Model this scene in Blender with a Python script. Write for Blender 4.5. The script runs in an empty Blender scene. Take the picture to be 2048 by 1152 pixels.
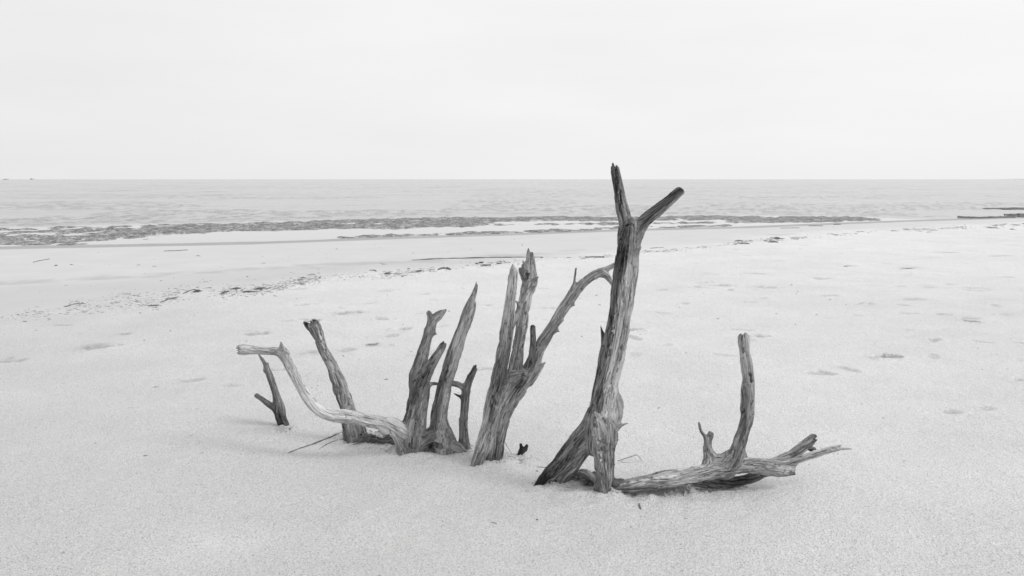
import bpy, math, random
import numpy as np
import time
T0 = time.time()
from mathutils import Vector

random.seed(7)
rng = np.random.default_rng(7)
R = math.radians
sc = bpy.context.scene
COL = sc.collection

# ------------------------------------------------------------------ camera
EYE = 1.65
FPX = 1593.0                      # focal length in photograph pixels (2048 wide)
PITCH = math.atan(218.0 / FPX)    # horizon sits 218 px above the centre
cam_d = bpy.data.cameras.new('camera')
cam = bpy.data.objects.new('camera', cam_d)
COL.objects.link(cam)
cam.location = (0, 0, EYE)
cam.rotation_euler = (math.pi / 2 - PITCH, 0, 0)
cam_d.sensor_width = 36.0
cam_d.lens = 36.0 * FPX / 2048.0
cam_d.clip_start = 0.05
cam_d.clip_end = 20000
sc.camera = cam

# ------------------------------------------------------------------ view
sc.view_settings.view_transform = 'Standard'
sc.view_settings.look = 'None'
sc.view_settings.exposure = 0.0
sc.view_settings.gamma = 1.0
sc.view_settings.use_curve_mapping = False

# ------------------------------------------------------------------ light: bright overcast
SUN_EL, SUN_AZ = R(44), R(112)     # azimuth clockwise from +Y (the sea)
world = bpy.data.worlds.new('World')
sc.world = world
world.use_nodes = True
nt = world.node_tree
nt.nodes.clear()


def node(tree, kind, **kw):
    n = tree.nodes.new(kind)
    for k, v in kw.items():
        if k.startswith('i_'):
            key = k[2:]
            key = int(key) if key.isdigit() else key.replace('_', ' ')
            n.inputs[key].default_value = v
        else:
            setattr(n, k, v)
    return n


def ramp(tree, stops, interp='LINEAR'):
    n = tree.nodes.new('ShaderNodeValToRGB')
    cr = n.color_ramp
    cr.interpolation = interp
    while len(cr.elements) > 1:
        cr.elements.remove(cr.elements[-1])
    cr.elements[0].position = stops[0][0]
    cr.elements[0].color = (stops[0][1],) * 3 + (1,)
    for p, c in stops[1:]:
        e = cr.elements.new(p)
        e.color = (c, c, c, 1)
    return n


def math_n(tree, op, a=None, b=None, c=None, clamp=False):
    n = tree.nodes.new('ShaderNodeMath')
    n.operation = op
    n.use_clamp = clamp
    for i, v in enumerate((a, b, c)):
        if v is None:
            continue
        if isinstance(v, (int, float)):
            n.inputs[i].default_value = v
        else:
            tree.links.new(v, n.inputs[i])
    return n.outputs[0]


sky = node(nt, 'ShaderNodeTexSky', sky_type='NISHITA', sun_disc=False)
sky.sun_elevation = SUN_EL
sky.sun_rotation = SUN_AZ
sky.air_density = 1.0
sky.dust_density = 4.0
bw = node(nt, 'ShaderNodeRGBToBW')
nt.links.new(sky.outputs[0], bw.inputs[0])
geo = node(nt, 'ShaderNodeTexCoord')
sep = node(nt, 'ShaderNodeSeparateXYZ')
nt.links.new(geo.outputs['Generated'], sep.inputs[0])
elev = ramp(nt, [(0.0, 0.855), (0.03, 0.85), (0.12, 0.82), (0.21, 0.86), (0.3, 0.87), (0.6, 0.92), (1.0, 0.95)])
nt.links.new(sep.outputs['Z'], elev.inputs[0])
mp = node(nt, 'ShaderNodeMapping')
mp.inputs['Scale'].default_value = (1.0, 1.0, 5.0)
nt.links.new(geo.outputs['Generated'], mp.inputs[0])
cl = node(nt, 'ShaderNodeTexNoise', i_Scale=1.6, i_Detail=4.0, i_Roughness=0.5)
nt.links.new(mp.outputs[0], cl.inputs['Vector'])
side = math_n(nt, 'MULTIPLY', sep.outputs['X'], 0.065)            # cloud thins towards the right
cloud = math_n(nt, 'MULTIPLY_ADD', cl.outputs['Fac'], 0.20, -0.10)
tot = math_n(nt, 'ADD', math_n(nt, 'ADD', elev.outputs[0], cloud), side)
nish = math_n(nt, 'MULTIPLY', bw.outputs[0], 0.012)              # the sky that filters through the cloud
tot = math_n(nt, 'ADD', tot, nish)
bg = node(nt, 'ShaderNodeBackground', i_Strength=1.0)
nt.links.new(tot, bg.inputs['Color'])
wo = node(nt, 'ShaderNodeOutputWorld')
nt.links.new(bg.outputs[0], wo.inputs[0])

sun_d = bpy.data.lights.new('sun', 'SUN')
sun_d.energy = 1.5
sun_d.angle = R(16)
sun_d.color = (1.0, 1.0, 1.0)       # the photograph is monochrome
sun = bpy.data.objects.new('sun', sun_d)
COL.objects.link(sun)
sd = Vector((math.sin(SUN_AZ) * math.cos(SUN_EL), math.cos(SUN_AZ) * math.cos(SUN_EL), math.sin(SUN_EL)))
sun.rotation_euler = sd.to_track_quat('Z', 'Y').to_euler()
sun.location = (0, 0, 20)

# ------------------------------------------------------------------ measuring helpers
cp, sp = math.cos(PITCH), math.sin(PITCH)


def ray(px, py):
    dx = (px - 1024.0) / FPX
    dy = -(py - 576.0) / FPX
    # camera axes: right (1,0,0); forward (0,cp,-sp); up (0,sp,cp)
    return np.array([dx, cp + dy * sp, -sp + dy * cp])


def at_plane(px, py, z=0.0):
    d = ray(px, py)
    t = (z - EYE) / d[2]
    return np.array([d[0] * t, d[1] * t, z])


def at_dist(px, py, Y):
    d = ray(px, py)
    t = Y / d[1]
    return np.array([d[0] * t, Y, EYE + d[2] * t]), t     # t = depth along the view axis


GROUPS = {'stick': 'sticks washed up on the beach', 'seaweed_clump': 'seaweed clumps along the drift line', 'twig': 'thin twigs around the driftwood',
          'wood_chip': 'wood chips on the dry sand', 'seashell': 'white shells near the drift line', 'ship': 'ships on the horizon', 'mud_bar': 'dark bars at the right water edge',
          'thin_root': 'thin roots beside the leaning pole', 'crusted_roots': 'crusted roots at the feet of the driftwood', 'root_end': 'root ends behind the low stump',
          'pebbly_tuft': 'tufts of bits on the dry sand'}


def tag(o, label=None, cat=None, group=None, kind=None):
    if label: o['label'] = label
    if cat: o['category'] = cat
    group = group or GROUPS.get(o.name.split('.')[0])
    if group: o['group'] = group
    if kind: o['kind'] = kind
    return o


# ------------------------------------------------------------------ numpy noise
def _h(ix, iy, iz, seed):
    h = (ix * np.int64(374761393) + iy * np.int64(668265263) + iz * np.int64(2147483647 // 3) + seed * np.int64(974711))
    h = (h ^ (h >> 13)) * np.int64(1274126177)
    h = (h ^ (h >> 16)) & np.int64(0xFFFF)
    return h.astype(np.float32) * np.float32(2.0 / 65535.0) - np.float32(1.0)


def vnoise(x, y, z, seed=0):
    """smooth value noise in -1..1"""
    x = np.asarray(x, np.float32); y = np.asarray(y, np.float32); z = np.asarray(z, np.float32)
    x, y, z = np.broadcast_arrays(x, y, z)
    fx, fy, fz = np.floor(x), np.floor(y), np.floor(z)
    ix, iy, iz = fx.astype(np.int64), fy.astype(np.int64), fz.astype(np.int64)
    a, b, c = x - fx, y - fy, z - fz
    a = a * a * (3 - 2 * a); b = b * b * (3 - 2 * b); c = c * c * (3 - 2 * c)
    out = 0
    for k in (0, 1):
        wz = c if k else 1 - c
        for j in (0, 1):
            wy = b if j else 1 - b
            v0 = _h(ix, iy + j, iz + k, seed)
            v1 = _h(ix + 1, iy + j, iz + k, seed)
            out = out + wz * wy * (v0 + (v1 - v0) * a)
    return out


def fbm(x, y, z, seed=0, octv=3, gain=0.5):
    v = 0; a = 1.0; f = 1.0; s = 0
    for o in range(octv):
        v = v + a * vnoise(x * f, y * f, z * f, seed + o * 17)
        s += a; a *= gain; f *= 2.03
    return v / s


def smooth(e0, e1, x):
    t = np.clip((x - e0) / (e1 - e0), 0, 1)
    return t * t * (3 - 2 * t)


# ------------------------------------------------------------------ shore lines, measured once as ground curves
SEA = -0.12


def curve(pix, z):
    P = np.array([at_plane(px, py, z) for px, py in pix])
    return P[:, 0], P[:, 1]


def ev(cv, x):
    X, Y = cv
    sl = (Y[1] - Y[0]) / (X[1] - X[0]); sr = (Y[-1] - Y[-2]) / (X[-1] - X[-2])
    out = np.interp(x, X, Y)
    out = np.where(x < X[0], Y[0] + (x - X[0]) * sl, out)
    return np.where(x > X[-1], Y[-1] + (x - X[-1]) * np.clip(sr, 0, 1.2), out)


WRACK = curve([(0, 640), (150, 622), (250, 612), (350, 595), (420, 585), (560, 572), (700, 554), (880, 541), (1000, 528), (1100, 522), (1200, 515), (1400, 495), (1540, 481), (1750, 464), (1900, 457), (2048, 449)], -0.01)
EDGE = curve([(0, 500), (250, 495), (500, 490), (800, 479), (1100, 469), (1250, 463), (1500, 457), (1820, 444), (1950, 440), (2048, 437)], SEA)
SHORE = curve([(0, 491), (250, 489), (500, 483), (800, 474), (1100, 466), (1250, 460), (1500, 450), (1820, 441), (1950, 437), (2048, 434)], SEA)
BANDTOP = curve([(0, 455), (250, 450), (500, 445), (800, 437), (1100, 434), (1250, 433), (1500, 432), (1700, 433.5), (1820, 438.5)], SEA)
BANDBOT = curve([(0, 479), (120, 477), (250, 472), (500, 462), (800, 456), (1100, 450), (1250, 449), (1500, 446), (1700, 443.5), (1820, 439.5)], SEA)
POOLBOT = curve([(0, 497), (170, 488), (350, 484.5), (600, 477), (800, 468.5), (1000, 462.5), (1100, 460.5), (1250, 453), (1500, 450), (1820, 441)], SEA)
RUNNEL = curve([(0, 567), (200, 557), (400, 546), (600, 534), (900, 521), (1200, 503), (1550, 472), (2048, 444)], -0.06)

PRINTS = []          # x, y, half length, half width, depth, angle
for px, py, L, dpt in [(1775, 715, .125, .060), (190, 697, .20, .022), (1266, 661, .13, .026), (803, 659, .13, .028), (694, 628, .17, .018), (510, 667, .17, .014),
                       (622, 641, .15, .016), (560, 740, .12, .018), (1516, 674, .13, .020), (28, 719, .16, .014), (1090, 618, .15, .015),
                       (765, 639, .14, .014), (1655, 591, .16, .016), (1940, 640, .13, .012), (1250, 640, .1, .01), (465, 769, .1, .008),
                       (385, 757, .1, .008), (1450, 570, .2, .014), (1510, 548, .2, .012), (1810, 536, .25, .014), (1695, 532, .18, .014),
                       (1530, 574, .2, .012), (1640, 557, .2, .012), (1400, 575, .2, .012), (1860, 575, .2, .012), (1890, 505, .25, .016),
                       (2000, 512, .25, .014), (1950, 575, .2, .012), (1830, 600, .18, .01), (243, 668, .14, .012), (130, 650, .12, .01)]:
    p = at_plane(px, py)
    PRINTS.append((p[0], p[1], L, L * .62, dpt, rng.uniform(-.5, .5)))
for k in range(170):
    y = 5.5 + 20 * rng.random() ** 1.2
    x = rng.uniform(-.3, .75) * y
    if y > np.interp(x, *WRACK) - .5 or (y < 6.5 and abs(x) < 2.4):
        continue
    PRINTS.append((x, y, rng.uniform(.05, .17), rng.uniform(.03, .10), rng.uniform(.002, .012), rng.uniform(-1.4, 1.4)))
MOUNDS = []          # x, y, radius, height
for px, py, r, h in [(190, 697, .17, .020), (625, 708, .11, .020), (640, 700, .1, .01), (710, 628, .13, .012), (560, 855, .16, .012),
                     (708, 872, .16, .030), (745, 880, .15, .018), (850, 903, .28, .022), (925, 905, .12, .012), (1000, 918, .16, .018), (985, 925, .1, .012),
                     (1140, 985, .18, .020), (1240, 985, .22, .010), (1330, 985, .25, .012), (1420, 975, .3, .012), (1195, 955, .12, .02),
                     (1211, 992, .06, .022), (1232, 990, .06, .014), (1088, 973, .07, .016), (1120, 968, .07, .018), (955, 930, .05, .014), (1000, 916, .07, .018), (800, 902, .07, .016), (925, 903, .05, .014), (567, 858, .05, .012), (1300, 992, .1, .014), (1380, 985, .1, .014)]:
    p = at_plane(px, py)
    MOUNDS.append((p[0], p[1], r, h))
SCOURS = []
for px, py, r, h in [(550, 848, .17, .012), (1100, 1010, .25, -.010), (1350, 1010, .28, .014), (1050, 915, .12, .012), (700, 905, .3, .010), (1500, 985, .35, .012)]:
    p = at_plane(px, py)
    SCOURS.append((p[0], p[1], r, h))


def ground_h(x, y):
    x = np.asarray(x, float); y = np.asarray(y, float)
    near = len(x) < 60
    if near:
        x0, x1, y0, y1 = x.min() - .7, x.max() + .7, y.min() - .7, y.max() + .7
        pick = lambda L: [p for p in L if x0 < p[0] < x1 and y0 < p[1] < y1]
    else:
        pick = lambda L: L
    w, e, s, rn = ev(WRACK, x), ev(EDGE, x), ev(SHORE, x), ev(RUNNEL, x)
    t = np.clip((y - w) / np.maximum(e - w, .5), 0, 1)
    z = -0.098 * t
    z = z - 0.018 * np.exp(-((y - rn) / (0.05 * rn + .1)) ** 2)
    off = np.maximum(y - e, 0)
    z = z - np.minimum(off * 0.018, 1.2)
    z = z + 0.018 * fbm(x * .55, y * .45, 0, 3, 2) * smooth(1.0, 0.0, t)
    z = z + 0.017 * fbm(x * 2.0, y * 2.0, 0, 5, 3) * (1 - .9 * smooth(0, .3, t))
    z = z + 0.0035 * fbm(x * 11, y * 11, 0, 9, 2) * (1 - smooth(0, .15, t))
    for (cx, cy, a, b, d, an) in pick(PRINTS):
        m = (np.abs(x - cx) < a * 4) & (np.abs(y - cy) < a * 4)
        if not m.any(): continue
        dx, dy = x[m] - cx, y[m] - cy
        u = (dx * math.cos(an) + dy * math.sin(an)) / a; v = (-dx * math.sin(an) + dy * math.cos(an)) / b
        q = np.sqrt(u * u + v * v) + .40 * vnoise(x[m] * 13, y[m] * 13, 0, 31)
        z[m] += -1.5 * d * (1 - smooth(.45, 1.0, q)) + d * .5 * np.exp(-((q - 1.25) / .3) ** 2)
    for (cx, cy, r, h) in pick(MOUNDS):
        q = ((x - cx) ** 2 + (y - cy) ** 2) / r ** 2
        m = q < 8
        z[m] += h * np.exp(-q[m]) * (1 + .5 * vnoise(x[m] * 22, y[m] * 22, 0, 77))
    for (cx, cy, r, h) in pick(SCOURS):
        q = ((x - cx) ** 2 + (y - cy) ** 2) / r ** 2
        m = q < 8
        z[m] -= h * np.exp(-q[m])
    return z


def gz(x, y):
    return float(ground_h(np.array([x]), np.array([y]))[0])


def on_ground(px, py):
    """the point of the ground seen at a pixel"""
    z = 0.0
    for _ in range(12):
        p = at_plane(px, py, z)
        z = .5 * z + .5 * gz(p[0], p[1])
    return np.array([p[0], p[1], z])


def link_mesh(name, V, F, mat, parent=None, smoothed=True):
    me = bpy.data.meshes.new(name)
    V = np.ascontiguousarray(V, np.float32)
    F = np.asarray(F)
    if F.ndim == 2:
        n, k = F.shape
        me.vertices.add(len(V)); me.vertices.foreach_set('co', V.ravel())
        me.loops.add(n * k); me.loops.foreach_set('vertex_index', F.astype(np.int32).ravel())
        me.polygons.add(n)
        me.polygons.foreach_set('loop_start', np.arange(0, n * k, k, dtype=np.int32))
        me.polygons.foreach_set('loop_total', np.full(n, k, np.int32))
        me.update(calc_edges=True)
    if smoothed:
        me.polygons.foreach_set('use_smooth', np.ones(len(me.polygons), bool))
    me.materials.append(mat)
    o = bpy.data.objects.new(name, me)
    COL.objects.link(o)
    if parent: o.parent = parent
    return o


def fattr(me, name, val):
    a = me.attributes.new(name, 'FLOAT', 'POINT')
    a.data.foreach_set('value', np.ascontiguousarray(val, np.float32))


# ------------------------------------------------------------------ materials
def new_mat(name):
    m = bpy.data.materials.new(name)
    m.use_nodes = True
    t = m.node_tree
    b = t.nodes['Principled BSDF']
    return m, t, b


def noise(t, vec, scale, detail=2.0, rough=0.5):
    n = node(t, 'ShaderNodeTexNoise', i_Scale=scale, i_Detail=detail, i_Roughness=rough)
    if vec is not None: t.links.new(vec, n.inputs['Vector'])
    return n.outputs['Fac']


def attr(t, name):
    n = t.nodes.new('ShaderNodeAttribute')
    n.attribute_name = name
    return n.outputs['Fac']


def sand_material():
    m, t, b = new_mat('sand')
    L = t.links.new
    co = node(t, 'ShaderNodeTexCoord').outputs['Object']
    wet, dark, calm = attr(t, 'wet'), attr(t, 'dark'), attr(t, 'calm')
    grain = noise(t, co, 250, 3, .7)
    grain2 = noise(t, co, 95, 3, .65)
    spk = ramp(t, [(0.0, 0.0), (0.30, 0.0), (0.40, 1.0), (1, 1)])
    L(noise(t, co, 150, 1.0, .5), spk.inputs[0])
    pat = noise(t, co, 1.1, 5, .6)
    big = noise(t, co, 0.16, 2, .5)
    # dry colour
    c = math_n(t, 'MULTIPLY_ADD', grain, 0.56, 0.255)
    c = math_n(t, 'MULTIPLY_ADD', grain2, 0.50, math_n(t, 'ADD', c, -0.125))
    c = math_n(t, 'MULTIPLY_ADD', pat, 0.16, math_n(t, 'ADD', c, -0.08))
    c = math_n(t, 'MULTIPLY_ADD', big, 0.10, math_n(t, 'ADD', c, -0.05))
    sk = math_n(t, 'MULTIPLY_ADD', spk.outputs[0], 0.52, 0.48)
    sk = math_n(t, 'MAXIMUM', sk, math_n(t, 'MULTIPLY', calm, 0.80))
    dry = math_n(t, 'MULTIPLY', c, sk)
    dry = math_n(t, 'MULTIPLY', dry, math_n(t, 'MULTIPLY_ADD', attr(t, 'dry'), 0.13, 1.02))  # position gradient: paints a vignette-like brightening towards far right into the sand
    dry = math_n(t, 'MULTIPLY', dry, math_n(t, 'MULTIPLY_ADD', math_n(t, 'MULTIPLY', attr(t, 'broken'), math_n(t, 'MULTIPLY_ADD', grain2, 1.6, 0.1)), -0.42, 1.0))
    # wet colour: even, a little darker
    wv = noise(t, co, 1.1, 3, .5)
    wc = math_n(t, 'MULTIPLY_ADD', wv, 0.10, 0.48)
    mix = math_n(t, 'ADD', math_n(t, 'MULTIPLY', dry, math_n(t, 'SUBTRACT', 1.0, wet)), math_n(t, 'MULTIPLY', wc, wet))
    rag = math_n(t, 'MULTIPLY_ADD', noise(t, co, 1.4, 4, .6), 0.9, -0.45)
    dk = ramp(t, [(0.0, 0.0), (0.40, 0.0), (0.60, 1.0), (1, 1)])
    L(math_n(t, 'ADD', dark, rag), dk.inputs[0])
    fac = math_n(t, 'MULTIPLY', dk.outputs[0], dark)
    col = math_n(t, 'MULTIPLY', mix, math_n(t, 'MULTIPLY_ADD', fac, -0.42, 1.0))
    col = math_n(t, 'MULTIPLY', col, math_n(t, 'MULTIPLY_ADD', attr(t, 'damp'), -0.10, 1.0))
    L(col, b.inputs['Base Color'])
    L(math_n(t, 'MULTIPLY_ADD', wet, -0.45, 0.95), b.inputs['Roughness'])
    b.inputs['Specular IOR Level'].default_value = 0.35
    # relief: rain pitted crust and grains
    h = math_n(t, 'MULTIPLY_ADD', grain2, 1.0, math_n(t, 'MULTIPLY', grain, 0.35))
    h = math_n(t, 'MULTIPLY_ADD', noise(t, co, 22, 3, .6), 1.1, h)
    bump = node(t, 'ShaderNodeBump', i_Distance=0.018)
    L(h, bump.inputs['Height'])
    st = math_n(t, 'MULTIPLY', math_n(t, 'MULTIPLY_ADD', wet, -0.93, 0.95), math_n(t, 'MULTIPLY_ADD', calm, -0.75, 1.0))
    L(st, bump.inputs['Strength'])
    L(bump.outputs[0], b.inputs['Normal'])
    return m


def water_material():
    m, t, b = new_mat('sea_water')
    L = t.links.new
    co = node(t, 'ShaderNodeTexCoord').outputs['Object']
    calm_inv = math_n(t, 'SUBTRACT', 1.0, attr(t, 'pool'))
    mpn = node(t, 'ShaderNodeMapping'); mpn.inputs['Scale'].default_value = (0.6, 1.0, 1.0)
    L(co, mpn.inputs[0]); v = mpn.outputs[0]
    h = math_n(t, 'MULTIPLY_ADD', noise(t, v, 3.0, 4, .6), 1.0, math_n(t, 'MULTIPLY', noise(t, v, 9.0, 2, .6), 0.3))
    bump = node(t, 'ShaderNodeBump', i_Distance=0.05)
    L(h, bump.inputs['Height'])
    L(math_n(t, 'MULTIPLY', calm_inv, 0.5), bump.inputs['Strength'])
    L(bump.outputs[0], b.inputs['Normal'])
    silt = noise(t, co, 0.05, 3, .5)
    L(math_n(t, 'MULTIPLY_ADD', calm_inv, -.08, math_n(t, 'MULTIPLY_ADD', silt, 0.08, 0.34)), b.inputs['Base Color'])
    b.inputs['IOR'].default_value = 1.33
    L(math_n(t, 'MULTIPLY_ADD', calm_inv, 0.12, 0.04), b.inputs['Roughness'])
    return m


def mud_material():
    m, t, b = new_mat('rough_tidal_mud')
    L = t.links.new
    co = node(t, 'ShaderNodeTexCoord').outputs['Object']
    a, c = noise(t, co, 3.4, 5, .75), noise(t, co, 12, 3, .7)
    r = ramp(t, [(0.38, .07), (0.49, .19), (0.56, .36), (0.62, .6)])
    L(math_n(t, 'MULTIPLY_ADD', c, .5, math_n(t, 'MULTIPLY', a, .5)), r.inputs[0])
    L(r.outputs[0], b.inputs['Base Color'])
    b.inputs['Roughness'].default_value = .8
    b.inputs['Specular IOR Level'].default_value = .2
    bump = node(t, 'ShaderNodeBump', i_Distance=.05, i_Strength=.8)
    L(c, bump.inputs['Height']); L(bump.outputs[0], b.inputs['Normal'])
    return m


def wood_material(name, lo=.022, mid=.235, hi=.68):
    m, t, b = new_mat(name)
    L = t.links.new
    co = node(t, 'ShaderNodeTexCoord').outputs['Object']
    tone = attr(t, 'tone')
    gc = t.nodes.new('ShaderNodeAttribute'); gc.attribute_name = 'grain_co'
    g = gc.outputs['Vector']
    f1 = noise(t, g, 230, 4, .7)                       # fibres
    f2 = noise(t, co, 60, 3, .6)
    f3 = noise(t, g, 75, 3, .6)
    hair = ramp(t, [(0.0, 1.0), (.470, 1.0), (.497, 0.0), (.503, 0.0), (.53, 1.0), (1, 1)])
    L(noise(t, g, 105, 1.5, .5), hair.inputs[0])       # hairline checks that run with the grain
    hg = math_n(t, 'MULTIPLY', math_n(t, 'SUBTRACT', 1.0, hair.outputs[0]), math_n(t, 'GREATER_THAN', f3, .44))
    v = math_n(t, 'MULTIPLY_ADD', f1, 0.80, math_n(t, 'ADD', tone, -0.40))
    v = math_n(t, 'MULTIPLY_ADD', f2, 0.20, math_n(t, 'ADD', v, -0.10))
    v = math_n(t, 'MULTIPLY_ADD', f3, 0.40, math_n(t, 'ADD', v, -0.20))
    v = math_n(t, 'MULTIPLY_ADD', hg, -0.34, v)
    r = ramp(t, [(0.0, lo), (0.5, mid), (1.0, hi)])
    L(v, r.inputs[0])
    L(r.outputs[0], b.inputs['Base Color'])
    b.inputs['Roughness'].default_value = 0.88
    b.inputs['Specular IOR Level'].default_value = 0.2
    bump = node(t, 'ShaderNodeBump', i_Distance=0.009, i_Strength=1.0)
    L(math_n(t, 'MULTIPLY_ADD', hg, -0.7, math_n(t, 'MULTIPLY_ADD', f2, .4, math_n(t, 'ADD', f1, f3))), bump.inputs['Height'])
    L(bump.outputs[0], b.inputs['Normal'])
    return m


def plain_material(name, lo, hi, scale=60, rough=.9, bumpd=.003):
    m, t, b = new_mat(name)
    L = t.links.new
    co = node(t, 'ShaderNodeTexCoord').outputs['Object']
    n = noise(t, co, scale, 4, .65)
    r = ramp(t, [(0.25, lo), (0.75, hi)])
    L(n, r.inputs[0]); L(r.outputs[0], b.inputs['Base Color'])
    b.inputs['Roughness'].default_value = rough
    b.inputs['Specular IOR Level'].default_value = 0.25
    bump = node(t, 'ShaderNodeBump', i_Distance=bumpd)
    L(n, bump.inputs['Height']); L(bump.outputs[0], b.inputs['Normal'])
    return m


M_SAND = sand_material()
M_WATER = water_material()
M_FLAT = mud_material()
M_WOOD = wood_material('weathered_wood')
M_WEED = plain_material('dried_seaweed', .05, .20, 40)
M_SCRAP = plain_material('drift_scrap', .08, .38, 9)
M_STICK = plain_material('old_stick', .07, .22, 90)
M_BARK = plain_material('decayed_root_crust', .03, .17, 45, bumpd=.01)
M_CRUMB = plain_material('sand_crumb', .34, .50, 200)
M_SHELL = plain_material('bleached_shell', .6, .8, 30)
M_FAR = plain_material('far_dune', .30, .42, .02, bumpd=0)
M_HULL = plain_material('far_hull', .5, .6, .2, bumpd=0)
M_MUD = plain_material('dark_mud', .05, .20, 3.0, bumpd=.03)


# ------------------------------------------------------------------ ground sheet and sea
def axis(d0, d1, step, lo, hi, growth):
    mid = list(np.arange(d0, d1, step))
    out = []; x, s = d1, step
    while x < hi:
        out.append(x); s *= growth if s > .2 or growth > 1.03 else growth; x += s
    out.append(hi)
    left = []; x, s = d0, step
    while x > lo:
        s *= 1.07; x -= s; left.append(max(x, lo))
    return np.array(sorted(set(left)) + mid + out)


def grid_sheet(name, xs, ys, hfun, mat):
    X, Y = np.meshgrid(xs, ys)
    x, y = X.ravel(), Y.ravel()
    z = hfun(x, y)
    V = np.stack([x, y, z], 1)
    nx, ny = len(xs), len(ys)
    i = (np.arange(ny - 1)[:, None] * nx + np.arange(nx - 1)[None, :]).ravel()
    F = np.stack([i, i + 1, i + nx + 1, i + nx], 1)
    return link_mesh(name, V, F, mat), x, y


xs = axis(-4.2, 4.2, .018, -5000, 5000, 1.035)
ys = np.concatenate([np.array([-3000, -900, -300, -100, -40, -18, -9, -5, -3, -1.5, -.6, 0, .5, .9, 1.2]), axis(1.4, 9.0, .018, 1.39, 70, 1.0105)[1:]])
ys = np.concatenate([ys, np.array([90, 130, 200, 350, 700, 1500, 3000, 6000])])
ground, gx, gy = grid_sheet('beach_sand', xs, np.unique(ys), ground_h, M_SAND)
tag(ground, kind='structure')
gw, ge, grn, gs_ = ev(WRACK, gx), ev(EDGE, gx), ev(RUNNEL, gx), ev(SHORE, gx)
wet = smooth(-.02, .10, (gy - gw) / gw)
wetedge = .5 * vnoise(gx * .6, gy * .6, 0, 44) * .05
wet = smooth(-.05, .12, (gy - gw) / gw + wetedge * 1.6)
fattr(ground.data, 'wet', wet)
dark = .55 * np.exp(-((gy - grn) / (0.065 * grn)) ** 2) * smooth(8, -1, gx) + 1.0 * smooth(-.25, .05, (gy - ge) / (0.08 * ge))  # first term paints the runnel slope's shading into the sand colour
dark += .55 * np.exp(-(((gx - at_plane(1555, 470, -.06)[0]) / 1.3) ** 2 + ((gy - at_plane(1555, 470, -.06)[1]) / 1.0) ** 2))
fattr(ground.data, 'damp', smooth(-.01, .03, (gy - gw) / gw + wetedge) * smooth(1.0, .75, (gy - gw) / np.maximum(grn - gw, .3)) * smooth(6, -2, gx))
fattr(ground.data, 'dark', np.clip(dark, 0, 1))
calm = np.zeros_like(gx)
for px, py, r in [(430, 1080, .22)]:
    p = at_plane(px, py)
    calm = np.maximum(calm, np.exp(-((gx - p[0]) ** 2 + ((gy - p[1]) * 1.5) ** 2) / r ** 2))
brk = np.zeros_like(gx)
for (cx, cy, a, b, d, an) in PRINTS:
    m = (np.abs(gx - cx) < a * 2) & (np.abs(gy - cy) < a * 2)
    if not m.any(): continue
    dx, dy = gx[m] - cx, gy[m] - cy
    u = (dx * math.cos(an) + dy * math.sin(an)) / a; v = (-dx * math.sin(an) + dy * math.cos(an)) / b
    q = np.sqrt(u * u + v * v) + .55 * vnoise(gx[m] * 13, gy[m] * 13, 0, 31) + .3 * vnoise(gx[m] * 40, gy[m] * 40, 0, 33)
    brk[m] = np.maximum(brk[m], (1 - smooth(.5, 1.1, q)) * min(1 if d < .05 else 1.6, .22 + d * 38))
for px, py, r in [(190, 695, .16), (625, 706, .10), (710, 628, .12), (745, 690, .06)]:
    p = at_plane(px, py)
    brk = np.maximum(brk, .7 * np.exp(-((gx - p[0]) ** 2 + (gy - p[1]) ** 2) / r ** 2))
fattr(ground.data, 'broken', brk)
fattr(ground.data, 'dry', smooth(-.5, 9, gy + 1.7 * gx + .8 * vnoise(gx * .5, gy * .5, 0, 70)))  # far and right sand brighter, a vignette-like falloff put into the colour
calm *= .3
fattr(ground.data, 'calm', np.clip(calm + .25 * vnoise(gx * 3, gy * 3, 0, 12) * (calm > .1), 0, 1))

def gspace(a, step, growth, hi):
    out = []; x = a; st = step
    while x < hi:
        out.append(x); x += st; st *= growth
    out.append(hi)
    return np.array(out)


pos = gspace(36, .21, 1.035, 5200)
wx = np.concatenate([-gspace(24, .21, 1.035, 5200)[::-1], np.arange(-23.7, 35.9, .21), pos])
wy = gspace(14.5, .12, 1.0085, 6000)
WX, WY = np.meshgrid(wx, wy)


def sea_h(x, y):
    bt, sh = ev(BANDTOP, x), ev(SHORE, x)
    open_ = smooth(-1.2, 2.5, y - bt) * smooth(2600, 300, y)
    amp = np.maximum(open_, .0)
    far = np.clip(y / 30, 1, 6)
    w = .020 * fbm(x * .8, y * 1.7, 0, 201, 2)
    w += .032 * (1 - 2 * np.abs(fbm(x * .28 + .15 * y, y * .62, 0, 205, 2))) * smooth(.0, .4, fbm(x * .06, y * .1, 0, 208, 2) + .3)
    w += .05 * vnoise(x * .07, y * .16, 0, 211) * smooth(35, 70, y)
    w += .055 * smooth(130, 45, y) * smooth(.15, .7, vnoise(x * 2.6 + .6 * vnoise(x * .9, y * .9, 0, 222), y * 2.1, 0, 221)) * smooth(-.3, .3, vnoise(x * .12, y * .12, 0, 224) + smooth(45, 26, y) * .5)
    z = SEA + amp * w * np.where(y > 60, np.clip(y / 60, 1, 2.4), 1)
    z = z + (1 - amp) * .0015 * vnoise(x * 1.2, y * 1.2, 0, 215)
    return np.where(y < sh - 1.6, SEA - .25, z)


sea, sx_, sy_ = grid_sheet('sea', wx, wy, sea_h, M_WATER)
tag(sea, kind='structure')
fattr(sea.data, 'pool', smooth(1.2, -1.0, sy_ - ev(BANDTOP, sx_)))

# the rough flat that just breaks the surface along the shore: its ragged edge is where it meets the water
xr = at_plane(1830, 439, SEA)[0]


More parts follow.
